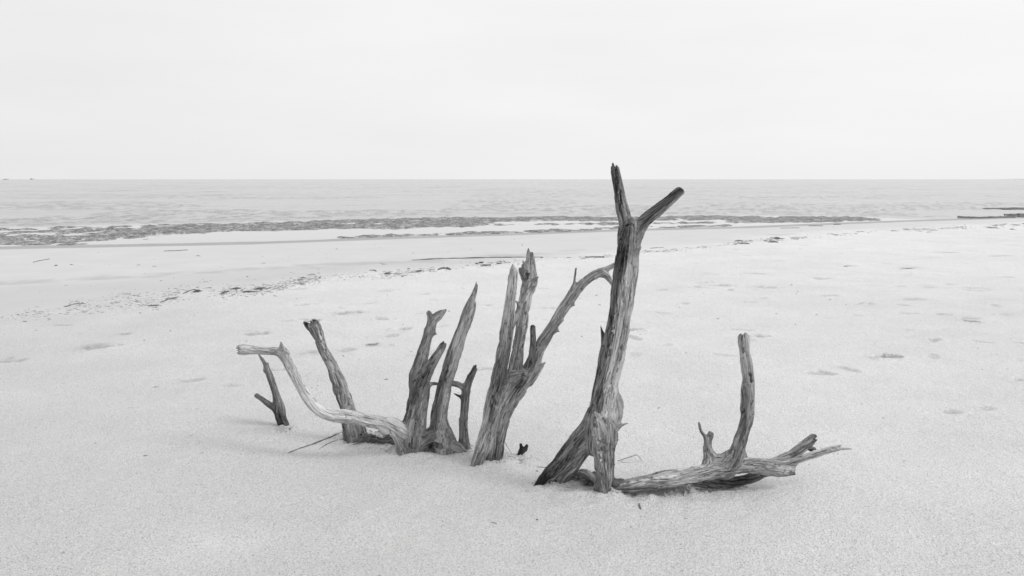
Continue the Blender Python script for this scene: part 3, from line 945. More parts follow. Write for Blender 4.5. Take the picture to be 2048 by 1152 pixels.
# --- central trunk with two uprights and the arching branch
YD = base_Y(985, 915)
wood('arching_branch_trunk', 'leaning trunk with two rotted uprights and an arching branch reaching behind the tallest tree', [
    Limb('trunk', YD, [(985, 935, 34), (990, 905, 36), (993, 872, 35), (1001, 838, 34), (1011, 806, 34), (1022, 778, 34), (1029, 758, 30)], key='t', tone=0, lobe=.1, twist=.4),
    Limb('upright', YD, [(950, 940, 22, -.08), (957, 918, 24, -.07), (966, 892, 27, -.05), (978, 849, 27, -.02), (988, 797, 28), (995, 765, 27), (1001, 735, 27), (1005, 710, 26), (1010, 684, 25), (1014, 653, 24), (1018, 626, 23), (1021, 598, 20), (1025, 572, 19), (1027, 552, 18), (1027, 542, 15), (1026, 534, 8), (1026, 529, 3)], key='u', ell=.8, tone=.02, pit=1.0, lobe=.06, twist=.3, label='left upright with a pointed top and pitted face', dark=(-.75, -.5) if False else None),
    Limb('upright', YD, [(1016, 790, 30, .03), (1027, 755, 30, .03), (1033, 722, 27, .03), (1037, 690, 24, .03), (1041, 666, 23, .03), (1044, 642, 21, .03), (1045, 621, 24, .03), (1049, 601, 24, .03), (1053, 580, 27, .03), (1057, 560, 27, .03), (1056, 540, 24, .03), (1058, 526, 18, .03)], j1=.02, key='m', ell=.75, tone=.08, pit=1.0, label='middle upright, hollowed and splintered at the top'),
    Limb('splinter', YD, [(1057, 545, 13, .02), (1057, 515, 9, .02), (1057, 503, 6, .02), (1057, 497, 2, .02)], key='m', tone=-.1),
    Limb('splinter', YD, [(1062, 545, 11, .03), (1064, 520, 7, .03), (1064.5, 506, 5, .03)], key='m', tone=-.15),
    Limb('splinter', YD, [(1069, 565, 9, .03), (1068, 535, 7, .03), (1067, 518, 3, .03)], key='m', tone=.1),
    Limb('splinter', YD, [(1066, 580, 10, .03), (1070, 560, 8, .03), (1070, 541, 3, .03)], key='m', tone=.1),
    Limb('splinter', YD, [(1050, 556, 14, .02), (1043, 544, 9, .01), (1040, 534, 6, .01)], key='m', j1=.006),
    Limb('splinter', YD, [(1054, 550, 10, .02), (1050, 534, 6, .01), (1046, 522, 3, .01)], key='m'),
    Limb('splinter', YD, [(1052, 548, 8, .02), (1047, 537, 5, .0), (1045, 530, 3, .0)], key='m'),
    Limb('spur', YD, [(1058, 571, 16, .02), (1068, 562, 10, .01), (1075, 555, 4, .0), (1077, 553, 2, .0)], key='m', tone=.15),
    Limb('spur', YD, [(1058, 575, 12, .02), (1068, 570, 6, .0), (1073, 570, 2, .0)], key='m', tone=.1),
    Limb('spur', YD, [(1040, 613, 9, .02), (1034, 604, 3, .01), (1030, 601, 1.5, .01)], key='m'),
    Limb('web', YD, [(1041, 625, 13, .03), (1032, 633, 12, .02), (1024, 646, 12, .01), (1018, 662, 12)], key='u', tone=-.1),
    Limb('arching_branch', YD, [(1010, 825, 26, .02), (1020, 800, 34, -.01), (1034, 775, 36, -.03), (1052, 750, 34, -.03), (1064, 730, 32, -.02), (1072, 709, 28, .0), (1083, 690, 26, .02), (1094, 673, 24, .03), (1105, 655, 22, .05), (1117, 634, 21, .07), (1130, 613, 20, .09), (1142, 596, 20, .11), (1156, 578, 18, .13), (1171, 563, 17, .15), (1188, 551, 16, .17), (1203, 544, 14, .19), (1220, 535, 10, .22), (1236, 526, 9, .26), (1248, 516, 7, .30)], key='a', tone=.05, grain=.65, twist=.8, label='long branch arching up to the right'),
    Limb('spur', YD, [(1203, 545, 15, .19), (1213, 551, 12, .18), (1221, 561, 9, .17), (1226, 570, 6, .16)], key='a', tone=0),
    Limb('twig', YD, [(1144, 590, 14, .12), (1145, 578, 9, .12), (1148, 566, 6, .12), (1150, 550, 5, .12), (1152, 534, 4, .12)], key='a', j1=.004),
    Limb('spur', YD, [(1155, 577, 14, .13), (1162, 565, 9, .12), (1167, 556, 3, .12)], key='a', tone=-.1),
    Limb('spur', YD, [(1137, 607, 14, .1), (1144, 608, 7, .09), (1149, 611, 2, .09)], key='a'),
    Limb('spur', YD, [(1115, 640, 14, .07), (1122, 641, 7, .05), (1127, 641, 2, .05)], key='a'),
    Limb('spur', YD, [(1107, 660, 14, .05), (1115, 661, 6, .04), (1119, 664, 2, .04)], key='a'),
    Limb('stub', YD, [(1058, 732, 16, -.05), (1063, 712, 14, -.05), (1066, 690, 13, -.04), (1066, 670, 12, -.03), (1065, 650, 12, -.02)], j1=.012, key='k', tone=-.12, label='short dark broken stub'),
    Limb('fin', YD, [(1058, 764, 16, -.04), (1067, 752, 15, -.05), (1078, 737, 11, -.05), (1086, 728, 6, -.05), (1091, 724, 2, -.05)], key='f', tone=-.05, ell=.6),
    Limb('fin', YD, [(1034, 792, 22, -.05), (1045, 783, 14, -.06), (1051, 783, 6, -.06), (1052, 785, 2, -.06)], key='f', tone=0, ell=.6),
    Limb('knot', YD, [(1030, 755, 26, -.05), (1042, 752, 22, -.07), (1050, 748, 14, -.07)], key='a', tone=0.05),
], YD, (985, 918), carves=[
    ([(1046, 752), (1044, 757), (1040, 765), (1034, 772)], .014, .006), ([(1058, 733), (1062, 726)], .008, .004), ([(1056, 748), (1061, 742)], .006, .003),
    ([(1056, 541), (1055, 549)], .010, .015), ([(1055, 549), (1054, 556)], .010, .006), ([(1053, 576), (1052, 584)], .008, .004), ([(1047, 572)], .004, .003),
    ([(1060, 518), (1061, 530)], .004, .004), ([(1018, 755), (1010, 790), (996, 820), (985, 850)], .0045, .001), ([(1013, 770), (1004, 800), (990, 840), (974, 880), (962, 905)], .004, .001), ([(1015, 740), (1018, 750), (1020, 765)], .006, .001),
    ([(1025, 730), (1028, 722), (1036, 718)], .004, .001), ([(1075, 705), (1068, 730), (1062, 745)], .004, .0), ([(1120, 640), (1104, 670), (1090, 692)], .003, .0), ([(1150, 590), (1130, 620), (1112, 652)], .0026, .0), ([(1200, 553), (1175, 566), (1156, 584)], .0024, .0),
    ([(1012, 640), (1010, 650)], .005, .001), ([(1008, 662)], .004, .001), ([(1003, 690), (1001, 702)], .004, .001), ([(1018, 600), (1016, 622)], .003, .0), ([(1020, 553), (1022, 545)], .004, .001), ([(1040, 655)], .004, .001), ([(1045, 690), (1043, 697)], .0045, .001), ([(1048, 648), (1046, 654)], .004, .001),
    ([(1000, 720), (990, 775), (982, 810)], .0026, .0), ([(1000, 850), (990, 890)], .003, .0), ([(960, 905), (951, 922)], .004, .0), ([(973, 895), (962, 920)], .004, .0)])

# --- the tall tree
YG = base_Y(1170, 975)
wood('tall_driftwood_tree', 'tallest bleached dead tree, forked at the top and standing on two splayed legs', [
    Limb('trunk', YG, [(1196, 880, 66), (1199, 849, 66), (1205, 813, 52), (1210, 778, 48), (1217, 742, 47), (1225, 707, 47), (1233, 671, 45), (1239, 636, 44), (1243, 616, 45), (1247, 579, 45), (1252, 539, 44), (1256, 498, 42), (1259, 471, 41), (1262, 455, 34)], key='t', ell=.85, tone=.24, tone1=-.06, grain=.85, dark=(.34, .08, 1, .44), lobe=.035, twist=.15, label='main trunk, dark along its left side', knob=.03),
    Limb('fork', YG, [(1254, 480, 28), (1252, 452, 25, .01), (1248, 428, 23, .02), (1242, 401, 21, .02), (1236, 369, 20, .02), (1231, 345, 18, .02), (1228, 328, 17, .02)], j1=.022, key='f1', tone=-.06, dark=(.0, .2), lobe=.06, label='upright fork with a split end'),
    Limb('fork', YG, [(1262, 492, 36), (1269, 470, 32), (1280, 454, 25), (1296, 436, 22, -.01), (1318, 418, 20, -.02), (1340, 399, 19, -.03), (1357, 384, 17, -.04), (1365, 378, 15, -.04)], j1=.016, key='f2', tone=-.10, dark=(-.2, .4), lobe=.09, label='dark slanting fork with a blunt end'),
    Limb('spur', YG, [(1284, 448, 16), (1288, 433, 7), (1292, 428, 2)], key='f2', tone=-.2),
    Limb('spur', YG, [(1272, 500, 14), (1277, 497, 5), (1281, 495, 2)], key='t', tone=-.15),
    Limb('leg', YG, [(1204, 835, 46, .0), (1192, 850, 48, .0), (1176, 868, 45, .0), (1156, 890, 42, .01), (1137, 913, 40, .02), (1119, 935, 36, .03), (1104, 949, 31, .045), (1091, 962, 26, .055), (1080, 974, 22, .06)], key='l1', tone=.14, tone1=-.14, dark=(.15, .15, -1, .40), lobe=.07, twist=.2, label='left leg, dark on its outer edge'),
    Limb('leg', YG, [(1203, 845, 50, -.02), (1206, 872, 52, -.035), (1208, 900, 43, -.05), (1210, 930, 38, -.055), (1211, 957, 36, -.06), (1211, 985, 40, -.06), (1211, 1010, 44, -.06)], key='l2', tone=.06, tone1=-.16, lobe=.10, twist=.2, label='right leg, deeply grooved'),
    Limb('root', YG, [(1206, 866, 44, .01), (1184, 882, 34, .02), (1163, 905, 30, .03), (1146, 930, 28, .04), (1128, 955, 28, .05), (1115, 975, 28, .05)], key='r', tone=-.02, lobe=.06),
    Limb('knob', YG, [(1206, 885, 26, -.06), (1201, 864, 32, -.065), (1195, 847, 28, -.075), (1192, 834, 19, -.08), (1190, 826, 7, -.08)], key='k', tone=.06, label='broken knob where a branch tore off'),
    Limb('flange', YG, [(1229, 775, 10, .0), (1231, 800, 24, .0), (1233, 820, 28, .0), (1231, 842, 24, .0), (1222, 865, 20, .0), (1221, 890, 12, -.02)], key='g', ell=.55, tone=.08, lobe=.03),
    Limb('flange', YG, [(1230, 802, 20, .01), (1239, 811, 14, .01), (1246, 814, 3, .01)], key='g', ell=.6, tone=.05),
    Limb('flange', YG, [(1231, 782, 5, .01), (1235, 792, 10, .01), (1240, 806, 12, .01), (1236, 830, 14, .01)], key='g', ell=.6, tone=.05),
    Limb('spur', YG, [(1234, 853, 14, .0), (1243, 851, 6, .0), (1250, 848, 4.5, .0), (1255, 847, 3, .0)], key='g', tone=.0),
    Limb('spur', YG, [(1228, 880, 12, .0), (1234, 879, 5, .0), (1238, 880, 2, .0)], key='g', tone=.0),
    Limb('spike', YG, [(1210, 725, 14, .02), (1206, 700, 9, .02), (1206, 680, 9, .02), (1204, 664, 6, .02), (1201, 651, 2, .02)], key='s', tone=-.28, label='thin dark spike on the left edge'),
    Limb('root_mass', YG, [(1152, 950, 24, .10), (1170, 955, 34, .08), (1190, 968, 36, .04), (1215, 978, 30, .02)], key='m', tone=-.12, lobe=.16, grain=1.8),
], YG, (1170, 975), carves=[
    ([(1196, 825), (1203, 800), (1209, 770), (1216, 735), (1222, 700), (1226, 670)], .005, .001), ([(1226, 672), (1231, 640), (1233, 610)], .004, .001), ([(1236, 590), (1238, 560), (1243, 530), (1243, 500), (1245, 470)], .006, .001), ([(1245, 470), (1246, 440), (1242, 410), (1238, 380)], .005, .001), ([(1235, 366), (1232, 345), (1230, 328)], .009, .001),
    ([(1190, 838), (1191, 846), (1193, 853)], .011, .004), ([(1206, 838), (1212, 846)], .005, .003),
    ([(1238, 700), (1232, 740), (1226, 775), (1221, 800)], .0028, .0), ([(1252, 640), (1244, 690), (1238, 730)], .0028, .0), ([(1261, 660), (1251, 710), (1240, 750)], .0025, .0), ([(1215, 780), (1213, 820)], .002, .0), ([(1248, 560), (1246, 600), (1240, 640)], .0022, .0), ([(1262, 520), (1259, 570)], .002, .0), ([(1269, 500), (1267, 540)], .002, .0),
    ([(1174, 880), (1150, 905), (1125, 935), (1105, 955)], .005, .001), ([(1166, 905), (1145, 935), (1125, 955)], .004, .001), ([(1150, 885), (1125, 915), (1098, 950)], .003, .0),
    ([(1205, 885), (1203, 920), (1204, 975)], .0045, .001), ([(1213, 890), (1214, 930), (1211, 978)], .0055, .001), ([(1220, 880), (1221, 930), (1219, 975)], .004, .001), ([(1198, 900), (1199, 960)], .0035, .0), ([(1191, 870), (1200, 885)], .003, .0),
    ([(1285, 447), (1310, 425), (1330, 410)], .005, .0), ([(1272, 470), (1292, 447), (1305, 436)], .0045, .0), ([(1325, 420), (1350, 397)], .004, .0), ([(1340, 395), (1358, 382)], .004, .0), ([(1254, 452), (1262, 448), (1268, 452)], .006, .003), ([(1263, 526)], .003, .002), ([(1247, 563)], .003, .002), ([(1248, 593)], .003, .002),
    ([(1240, 470), (1243, 480)], .003, .0)])

# --- the log lying to the right
YH = base_Y(1340, 985)
wood('fallen_log', 'low fallen log with one upright branch, a small fork and splintered right end', [
    Limb('log', YH, [(1215, 985, 20, .02), (1240, 976, 24, .01), (1266, 973, 27, .0), (1308, 966, 31, -.01), (1353, 957, 31, -.01), (1397, 947, 32, .0), (1441, 938, 32, .02), (1480, 933, 31, .04), (1515, 932, 27, .05), (1545, 936, 27, .06), (1568, 938, 24, .07), (1582, 938, 18, .07)], key='l', ell=1.15, tone=.14, lobe=.06, twist=.5, dark=None, label='pale log body with grooved top'),
    Limb('splinter', YH, [(1560, 932, 18, .06), (1580, 930, 8, .07), (1592, 929, 2, .07)], key='l', tone=.1),
    Limb('splinter', YH, [(1555, 944, 16, .05), (1578, 947, 8, .05), (1591, 949, 2, .05)], key='l', tone=.05),
    Limb('ledge', YH, [(1370, 944, 14, .05), (1340, 944, 11, .07), (1312, 948, 8, .08), (1290, 954, 3, .09)], key='l', tone=.02),
    Limb('slab', YH, [(1392, 965, 16, .02), (1428, 966, 18, .04), (1465, 965, 18, .06), (1492, 959, 17, .07), (1515, 951, 16, .07), (1535, 944, 10, .07)], key='b', ell=1.4, tone=-.14),
    Limb('upright', YH, [(1452, 936, 40, .02), (1463, 921, 36, .02), (1475, 899, 29, .02), (1485, 868, 28, .02), (1493, 838, 27, .02), (1495, 808, 27, .02), (1495, 780, 27, .02), (1496, 757, 23, .02), (1493, 728, 23, .02), (1489, 703, 22, .02), (1487, 676, 22, .02), (1487, 671, 22, .02)], j1=.014, key='u', ell=.85, tone=.04, lobe=.06, twist=.4, label='single upright branch with small rot holes', pit=.3),
    Limb('upright_foot', YH, [(1478, 905, 22, .03), (1487, 915, 14, .05), (1492, 922, 12, .06)], key='u', tone=.05),
    Limb('saddle', YH, [(1462, 915, 22, .02), (1448, 918, 18, .02), (1433, 921, 20, .02), (1420, 925, 22, .02)], key='l', tone=.1),
    Limb('fork', YH, [(1420, 935, 26, .02), (1418, 915, 20, .02), (1416, 898, 16, .02), (1414, 884, 11, .02), (1409, 872, 7.5, .02), (1402, 862, 6, .02), (1399, 850, 5, .02), (1398, 846, 4, .02)], key='f', tone=.06, label='small two-pronged fork'),
    Limb('fork_prong', YH, [(1416, 895, 13, .02), (1419, 880, 12, .02), (1422, 870, 11, .02), (1425, 864, 9, .02)], j1=.012, key='f', tone=.08),
    Limb('fork_prong', YH, [(1420, 872, 7, .02), (1419, 864, 3, .02)], key='f', tone=.08),
    Limb('fork_root', YH, [(1418, 905, 16, .02), (1428, 912, 12, .02), (1440, 920, 12, .02)], key='f', tone=.08),
    Limb('limb', YH, [(1530, 934, 22, .06), (1556, 920, 15, .09), (1588, 907, 18, .11), (1612, 889, 19, .13), (1631, 874, 18, .14)], j1=.026, key='p', tone=-.06, ell=.7, lobe=.1, label='blunt dark splintered limb'),
    Limb('limb', YH, [(1530, 937, 22, .05), (1560, 929, 18, .06), (1598, 919, 15, .07), (1638, 906, 14, .08), (1662, 898, 12, .09), (1676, 893, 7, .09), (1682, 890, 3, .09)], key='q', tone=.08, ell=.6, label='long pale splintered limb pointing right'),
    Limb('splinter', YH, [(1655, 902, 9, .08), (1682, 898, 6, .08), (1696, 897, 4, .08), (1704, 898, 2, .08)], key='q', tone=.06),
    Limb('splinter', YH, [(1590, 905, 8, .1), (1600, 897, 5, .1), (1604, 892, 2, .1)], key='p', tone=-.1),
    Limb('spur', YH, [(1622, 898, 10, .12), (1629, 897, 5, .12), (1632, 899, 2, .12)], key='p', tone=-.1),
    Limb('spur', YH, [(1484, 919, 10, .02), (1492, 918, 7, .0), (1501, 916, 5, .0)], key='u', tone=.1),
], YH, (1340, 985), carves=[
    ([(1487, 697), (1487, 703)], .007, .006), ([(1499, 748), (1500, 755), (1502, 764)], .010, .008), ([(1505, 770), (1507, 782)], .004, .001), ([(1488, 820), (1487, 836)], .006, .002), ([(1500, 800), (1503, 830), (1495, 860)], .0028, .0), ([(1490, 870), (1480, 895), (1464, 915)], .003, .0), ([(1480, 865), (1468, 895), (1452, 912)], .003, .0),
    ([(1450, 925), (1400, 938), (1350, 950), (1290, 965)], .004, .001), ([(1470, 932), (1420, 950), (1360, 964), (1300, 978)], .004, .001), ([(1400, 930), (1350, 943), (1300, 958)], .003, .0),
    ([(1625, 883), (1600, 900), (1580, 912)], .004, .0), ([(1660, 901), (1620, 913), (1580, 923)], .0028, .0), ([(1676, 893), (1665, 897)], .005, .001), ([(1405, 868), (1410, 880)], .003, .0), ([(1409, 905), (1415, 897), (1425, 912)], .003, .0),
    ([(1480, 690), (1482, 720)], .002, .0)])

# --- little broken stub between the two trunks
YI = base_Y(1042, 911)
wood('broken_stub', 'tiny dark two-pointed stub poking out of sand between the two big trunks', [
    Limb('stub', YI, [(1036, 920, 6), (1039, 908, 8), (1042, 900, 8), (1042, 893, 7), (1041, 886, 6)], key='a', tone=-.3, j1=.004),
    Limb('stub', YI, [(1043, 904, 10), (1050, 899, 10), (1053, 893, 7), (1055, 888, 4)], key='a', tone=-.25, j1=.004),
], YI, (1042, 911))


# ------------------------------------------------------------------ twigs, sticks and scraps
def tube(pts, rads, ns=6, cap=True):
    P = np.asarray(pts, float); n = len(P)
    T = np.gradient(P, axis=0); T /= np.linalg.norm(T, axis=1)[:, None] + 1e-9
    ref = np.array([0, 0, 1.0]) if abs(T[:, 2]).mean() < .8 else np.array([1.0, 0, 0])
    N = np.cross(T, ref); N /= np.linalg.norm(N, axis=1)[:, None] + 1e-9
    B = np.cross(T, N)
    a = np.linspace(0, 2 * math.pi, ns, endpoint=False)
    V = (P[:, None, :] + np.asarray(rads)[:, None, None] * (np.cos(a)[None, :, None] * N[:, None, :] + np.sin(a)[None, :, None] * B[:, None, :])).reshape(-1, 3)
    F = []
    for i in range(n - 1):
        for j in range(ns):
            F.append((i * ns + j, i * ns + (j + 1) % ns, (i + 1) * ns + (j + 1) % ns, (i + 1) * ns + j))
    # close the ends with a collapsed ring of quads
    m = len(V)
    V = np.vstack([V, P[0], P[-1]])
    for j in range(ns):
        F.append((m, (j + 1) % ns, j, m)); F.append((m + 1, (n - 1) * ns + j, (n - 1) * ns + (j + 1) % ns, m + 1))
    return V, [tuple(dict.fromkeys(f)) for f in F]


def from_lists(name, V, F, mat, parent=None, smoothed=True):
    me = bpy.data.meshes.new(name)
    me.from_pydata([tuple(v) for v in V], [], F)
    me.update()
    if smoothed: me.polygons.foreach_set('use_smooth', np.ones(len(me.polygons), bool))
    me.materials.append(mat)
    o = bpy.data.objects.new(name, me)
    COL.objects.link(o)
    if parent: o.parent = parent
    return o


def merge(parts):
    V, F, k = [], [], 0
    for v, f in parts:
        V.append(v); F += [tuple(i + k for i in q) for q in f]; k += len(v)
    return np.vstack(V), F


def stick(name, label, pix, w, cat='stick', mat=None, lift=0.3, rise=None, extra=(), group=None, jit=.25):
    """a stick lying on the sand through the given pixels; w = thickness in photograph pixels"""
    parts = []
    for k, (pp, ww) in enumerate([(pix, w)] + list(extra)):
        G = np.array([on_ground(*p[:2]) for p in pp])
        t = G[:, 1]
        rad = np.array([ww * .5 * y / FPX for y in t])
        G[:, 2] += rad * lift
        if k == 0 and rise is not None:
            G[:, 2] += np.array(rise)
        D = catmull(np.hstack([G, rad[:, None]]), step=max(.02, float(np.ptp(G[:, 0]) / 24)))
        n = len(D)
        tp = np.minimum(1, np.minimum(np.arange(n) + 1, n - np.arange(n)) / 2.5)
        j = D[:, 3] * (1 + jit * rng.uniform(-1, 1, n)) * tp
        C = D[:, :3] + rng.normal(0, 1, (n, 3)) * D[:, 3:4] * .22
        parts.append(tube(C, np.maximum(j, .0008)))
    V, F = merge(parts)
    org = V.mean(0); org[2] = V[:, 2].min()
    o = from_lists(name, V - org, F, mat or M_STICK)
    o.location = org
    return tag(o, label, cat, group)


stick('thin_root', 'longer thin dark root running down left over the sand from the leaning pole', [(688, 863), (672, 870), (655, 877), (640, 883), (622, 890), (607, 895), (590, 901), (575, 907)], 2.5, 'root', lift=.5)
stick('thin_root', 'short hair-thin root curving left below the longer root', [(676, 880), (664, 884), (652, 890), (638, 899)], 1.6, 'root', lift=.5)
stick('thin_root', 'flat dark root leading right into the crusted roots of the stump', [(678, 880), (695, 879), (712, 880), (730, 882), (745, 881)], 3.2, 'root', lift=.6)
stick('twig', 'thin bent twig rising from sand behind the right leg of the tallest tree', [(1235, 922), (1248, 921.5), (1260, 921), (1272, 921), (1277, 921), (1285, 922)], 1.8, 'twig', rise=(0, .010, .021, .033, .026, .0), lift=.6)
stick('twig', 'fine dry twig lying flat behind the foot of the tallest tree', [(1240, 924), (1250, 925.5), (1262, 926)], 1.0, 'twig', lift=.6)
stick('twig', 'thin straw-like twig lying left of the tallest tree', [(1072, 934), (1088, 935), (1104, 935), (1122, 936)], 1.3, 'twig', lift=.6)
stick('twig', 'thin twig leaning down from the foot of the arching trunk', [(1004, 886), (1010, 894), (1017, 902), (1025, 909)], 1.3, 'twig', rise=(.05, .03, .015, 0), lift=.6)
stick('wood_chip', 'tiny dark wood chip lying in the smooth sand below the fallen log', [(1277, 1008), (1279, 1013), (1282, 1019)], 4.5, 'wood chip', lift=.7)
stick('wood_chip', 'small dark fragment beside the foot of the small forked branch', [(578, 858), (581, 860)], 3, 'wood chip', lift=.7)
stick('wood_chip', 'small curled fragment on sand left of the tallest tree', [(1072, 942), (1076, 943)], 3, 'wood chip', lift=.7)
stick('wood_chip', 'tiny dark crumb of bark on bare sand in the foreground, right of a pale twig', [(1072, 1039), (1076, 1041)], 3, 'wood chip', lift=.7)
stick('twig', 'tiny pale twig on bare sand left of the bark crumb', [(982, 1045), (988, 1046), (994, 1048)], 2, 'twig', lift=.7)
stick('long_pole', 'very long thin dark pole lying on wet sand behind the central uprights', [(824, 520.5), (850, 519.5), (880, 518), (920, 517), (960, 516), (1000, 515.3), (1040, 515), (1085, 514.6)], 2.3, 'pole', lift=.6, jit=.45)
stick('stick', 'dark stick at the left end of the thick debris, lying on the drift line', [(296, 612.5), (306, 612), (318, 611)], 3, lift=.7)
stick('stick', 'thin crooked stick rising from the debris beside the darkest clump', [(366, 588), (376, 583), (388, 580), (396, 581)], 2, lift=.7)
stick('stick', 'long thin twig lying alone on pale wet sand at the left', [(327, 502.5), (340, 502), (355, 501.8), (365, 501), (376, 500)], 1.4, lift=.7)
stick('stick', 'short crooked stick beside a white shell on the far left sand', [(127, 614), (135, 613), (145, 609.5), (160, 607)], 2.2, lift=.7)
stick('stick', 'stick lying near the dark clump in the left debris', [(320, 605), (332, 601), (343, 597), (356, 595)], 2.4, lift=.7)
stick('stick', 'dark curved stick lying along the debris left of the central uprights', [(877, 540), (885, 537.4), (893, 537.2), (901, 540)], 3.6, lift=.7)
stick('stick', 'thin stick on wet sand in front of the leftmost ripple band', [(66, 525), (80, 521.5), (100, 518)], 1.2, lift=.7)
stick('stick', 'small dark stick on wet sand left of the spire', [(738, 541), (748, 541), (753, 543)], 2, lift=.7)
stick('stick', 'dark stick on wet sand just above the right debris line', [(1470, 482.2), (1478, 481.6), (1486, 483)], 2, lift=.7)
stick('stick', 'stick on the wet strip right of the slanting fork', [(1617, 452.3), (1630, 452), (1646, 452.2)], 1.4, lift=.7)
stick('stick', 'short dark stick on the wet strip below the end of the dark ripples', [(1667, 449.7), (1675, 449.2), (1682, 449)], 1.9, lift=.7)
stick('stick', 'thin dark stick along the wet strip, left of the two short ones', [(1560, 456.6), (1580, 456.3), (1600, 456)], 1.1, lift=.7)
stick('stick', 'thin stick on wet sand just right of the tallest tree', [(1300, 497), (1312, 496), (1328, 495.4)], 1.2, lift=.7)
stick('stick', 'small stick on dry sand far from the debris at the right', [(1688, 533), (1696, 532.6), (1704, 533)], 1.3, lift=.6)
stick('stick', 'faint stick half sunk in dry sand at the right, longer than its neighbour', [(1802, 537), (1812, 537), (1826, 537.6)], 1.2, lift=.6)
stick('stick', 'single dark scrap on wet sand at the far left', [(109, 532), (115, 531)], 2.4, lift=.7)


def clump(name, label, px, py, w, h, n, seed, hgt=.02, cat='seaweed', mat=None, sz=1.0):
    """a tangle of short stems and leaves lying on the sand"""
    r = np.random.default_rng(seed)
    c = on_ground(px, py)
    hgt = hgt * .6
    sx = w * .5 * c[1] / FPX
    p1, p2 = on_ground(px, py - h / 2), on_ground(px, py + h / 2)
    sy = max(abs(p1[1] - p2[1]) * .5, .015)
    parts = []
    for k in range(int(n * .6)):
        a = np.clip(r.normal(0, .5, 2), -1, 1)
        x, y = c[0] + a[0] * sx, c[1] + a[1] * sy
        L = r.uniform(.02, .07) * sz; th = r.normal(0, .7)
        m = 5
        t = np.linspace(-.5, .5, m)
        P = np.stack([x + t * L * math.cos(th), y + t * L * math.sin(th), np.zeros(m)], 1)
        P[:, 1] += np.sin(t * 5 + r.uniform(0, 6)) * L * .18
        P[:, 2] = ground_h(P[:, 0], P[:, 1]) + r.uniform(0, hgt) * math.exp(-(a @ a)) + .002
        parts.append(tube(P, np.full(m, 1.) * r.uniform(.0012, .0030) * sz * np.array([.4, 1, 1, .9, .3]), 4))
    for k in range(5 if n > 20 else 0):           # long stems that run through the tangle
        t = np.linspace(-1, 1, 9); th = r.normal(0, .5)
        P = np.stack([c[0] + t * sx * .95, c[1] + t * sy * .9 * math.sin(th * 2) + sy * .2 * np.sin(t * 4 + k), np.zeros(9)], 1)
        P[:, 2] = ground_h(P[:, 0], P[:, 1]) + .003 + hgt * .25
        parts.append(tube(P, np.full(9, .0022 * sz), 4))
    V, F = merge(parts)
    o = from_lists(name, V - c, F, mat or M_WEED)
    o.location = c
    return tag(o, label, cat)


clump('seaweed_clump', 'darkest rounded clump of seaweed in the thick debris at the left', 394, 583.5, 12, 5, 90, 1, .05)
clump('seaweed_clump', 'dark tangle of seaweed at the left edge of the debris above the curved branch', 472, 578, 14, 4, 60, 2, .03)
clump('seaweed_clump', 'flat dark tangle of seaweed farthest right in the left debris', 520, 578, 18, 5, 80, 3, .03)
clump('seaweed_clump', 'thin ragged seaweed strip in front of the leaning pole top', 498, 584, 24, 3, 60, 4, .02)
clump('seaweed_clump', 'open seaweed tangle between the two darkest left clumps', 449, 585.5, 10, 5, 40, 5, .03)
clump('seaweed_clump', 'small black rounded clump beyond the drift line left of the central uprights', 962, 526, 8, 2.6, 60, 6, .05)
clump('seaweed_clump', 'smaller black scrap left of the rounded clump near the central uprights', 953.5, 527.6, 5, 1.6, 24, 7, .03)
clump('seaweed_clump', 'spread-out clump of debris just below the rounded black clump', 972, 531, 20, 4, 70, 8, .03)
clump('seaweed_clump', 'low seaweed scrap touching the left of the arching-branch uprights', 998, 527.5, 9, 2, 30, 9, .03)
clump('seaweed_clump', 'grey weed scrap on the drift line above the forked prongs', 838, 542.5, 11, 3, 40, 10, .03)
clump('seaweed_clump', 'stringy seaweed heap on the drift line left of the forked prongs', 775, 548, 12, 4, 40, 11, .04)
clump('seaweed_clump', 'seaweed heap on the right drift line with a hollow under it', 1553, 477, 12, 3, 70, 12, .07, sz=1.6)
clump('seaweed_clump', 'flat seaweed streak just below the right-hand heap', 1545, 484, 18, 1.6, 60, 13, .03, sz=1.6)
clump('seaweed_clump', 'long flat seaweed streak right of the slanting fork', 1489, 487.4, 20, 1.6, 60, 14, .03, sz=1.5)
clump('seaweed_clump', 'loose weed along the drift line left of the tallest tree', 1190, 514.5, 40, 3, 90, 15, .03, sz=1.2)
clump('seaweed_clump', 'dark scrap cluster at the far right end of the drift line', 1984, 456.5, 8, 2, 40, 16, .07, sz=2.0)
clump('seaweed_clump', 'small scrap at the extreme right beyond the drift line', 2024, 459, 6, 1.5, 24, 17, .05, sz=2.0)
clump('seaweed_clump', 'stick-like scrap above the others at the extreme right', 2031, 450, 10, 1, 24, 18, .03, sz=2.0)
clump('pebbly_tuft', 'small dark pebbly tuft on dry sand above the left end of the prongs', 745, 689.5, 26, 7, 90, 19, .01, cat='tuft', sz=.3, mat=M_BARK)
clump('pebbly_tuft', 'faint scatter of bits on dry sand at the far right', 1944, 643, 26, 6, 40, 20, .005, cat='tuft', sz=.35)
stick('leaf_scrap', 'dark leaf scrap lying inside the deep footprint at the right', [(1771, 713.4), (1774, 714), (1778, 715.2)], 4.0, 'leaf', lift=.8)


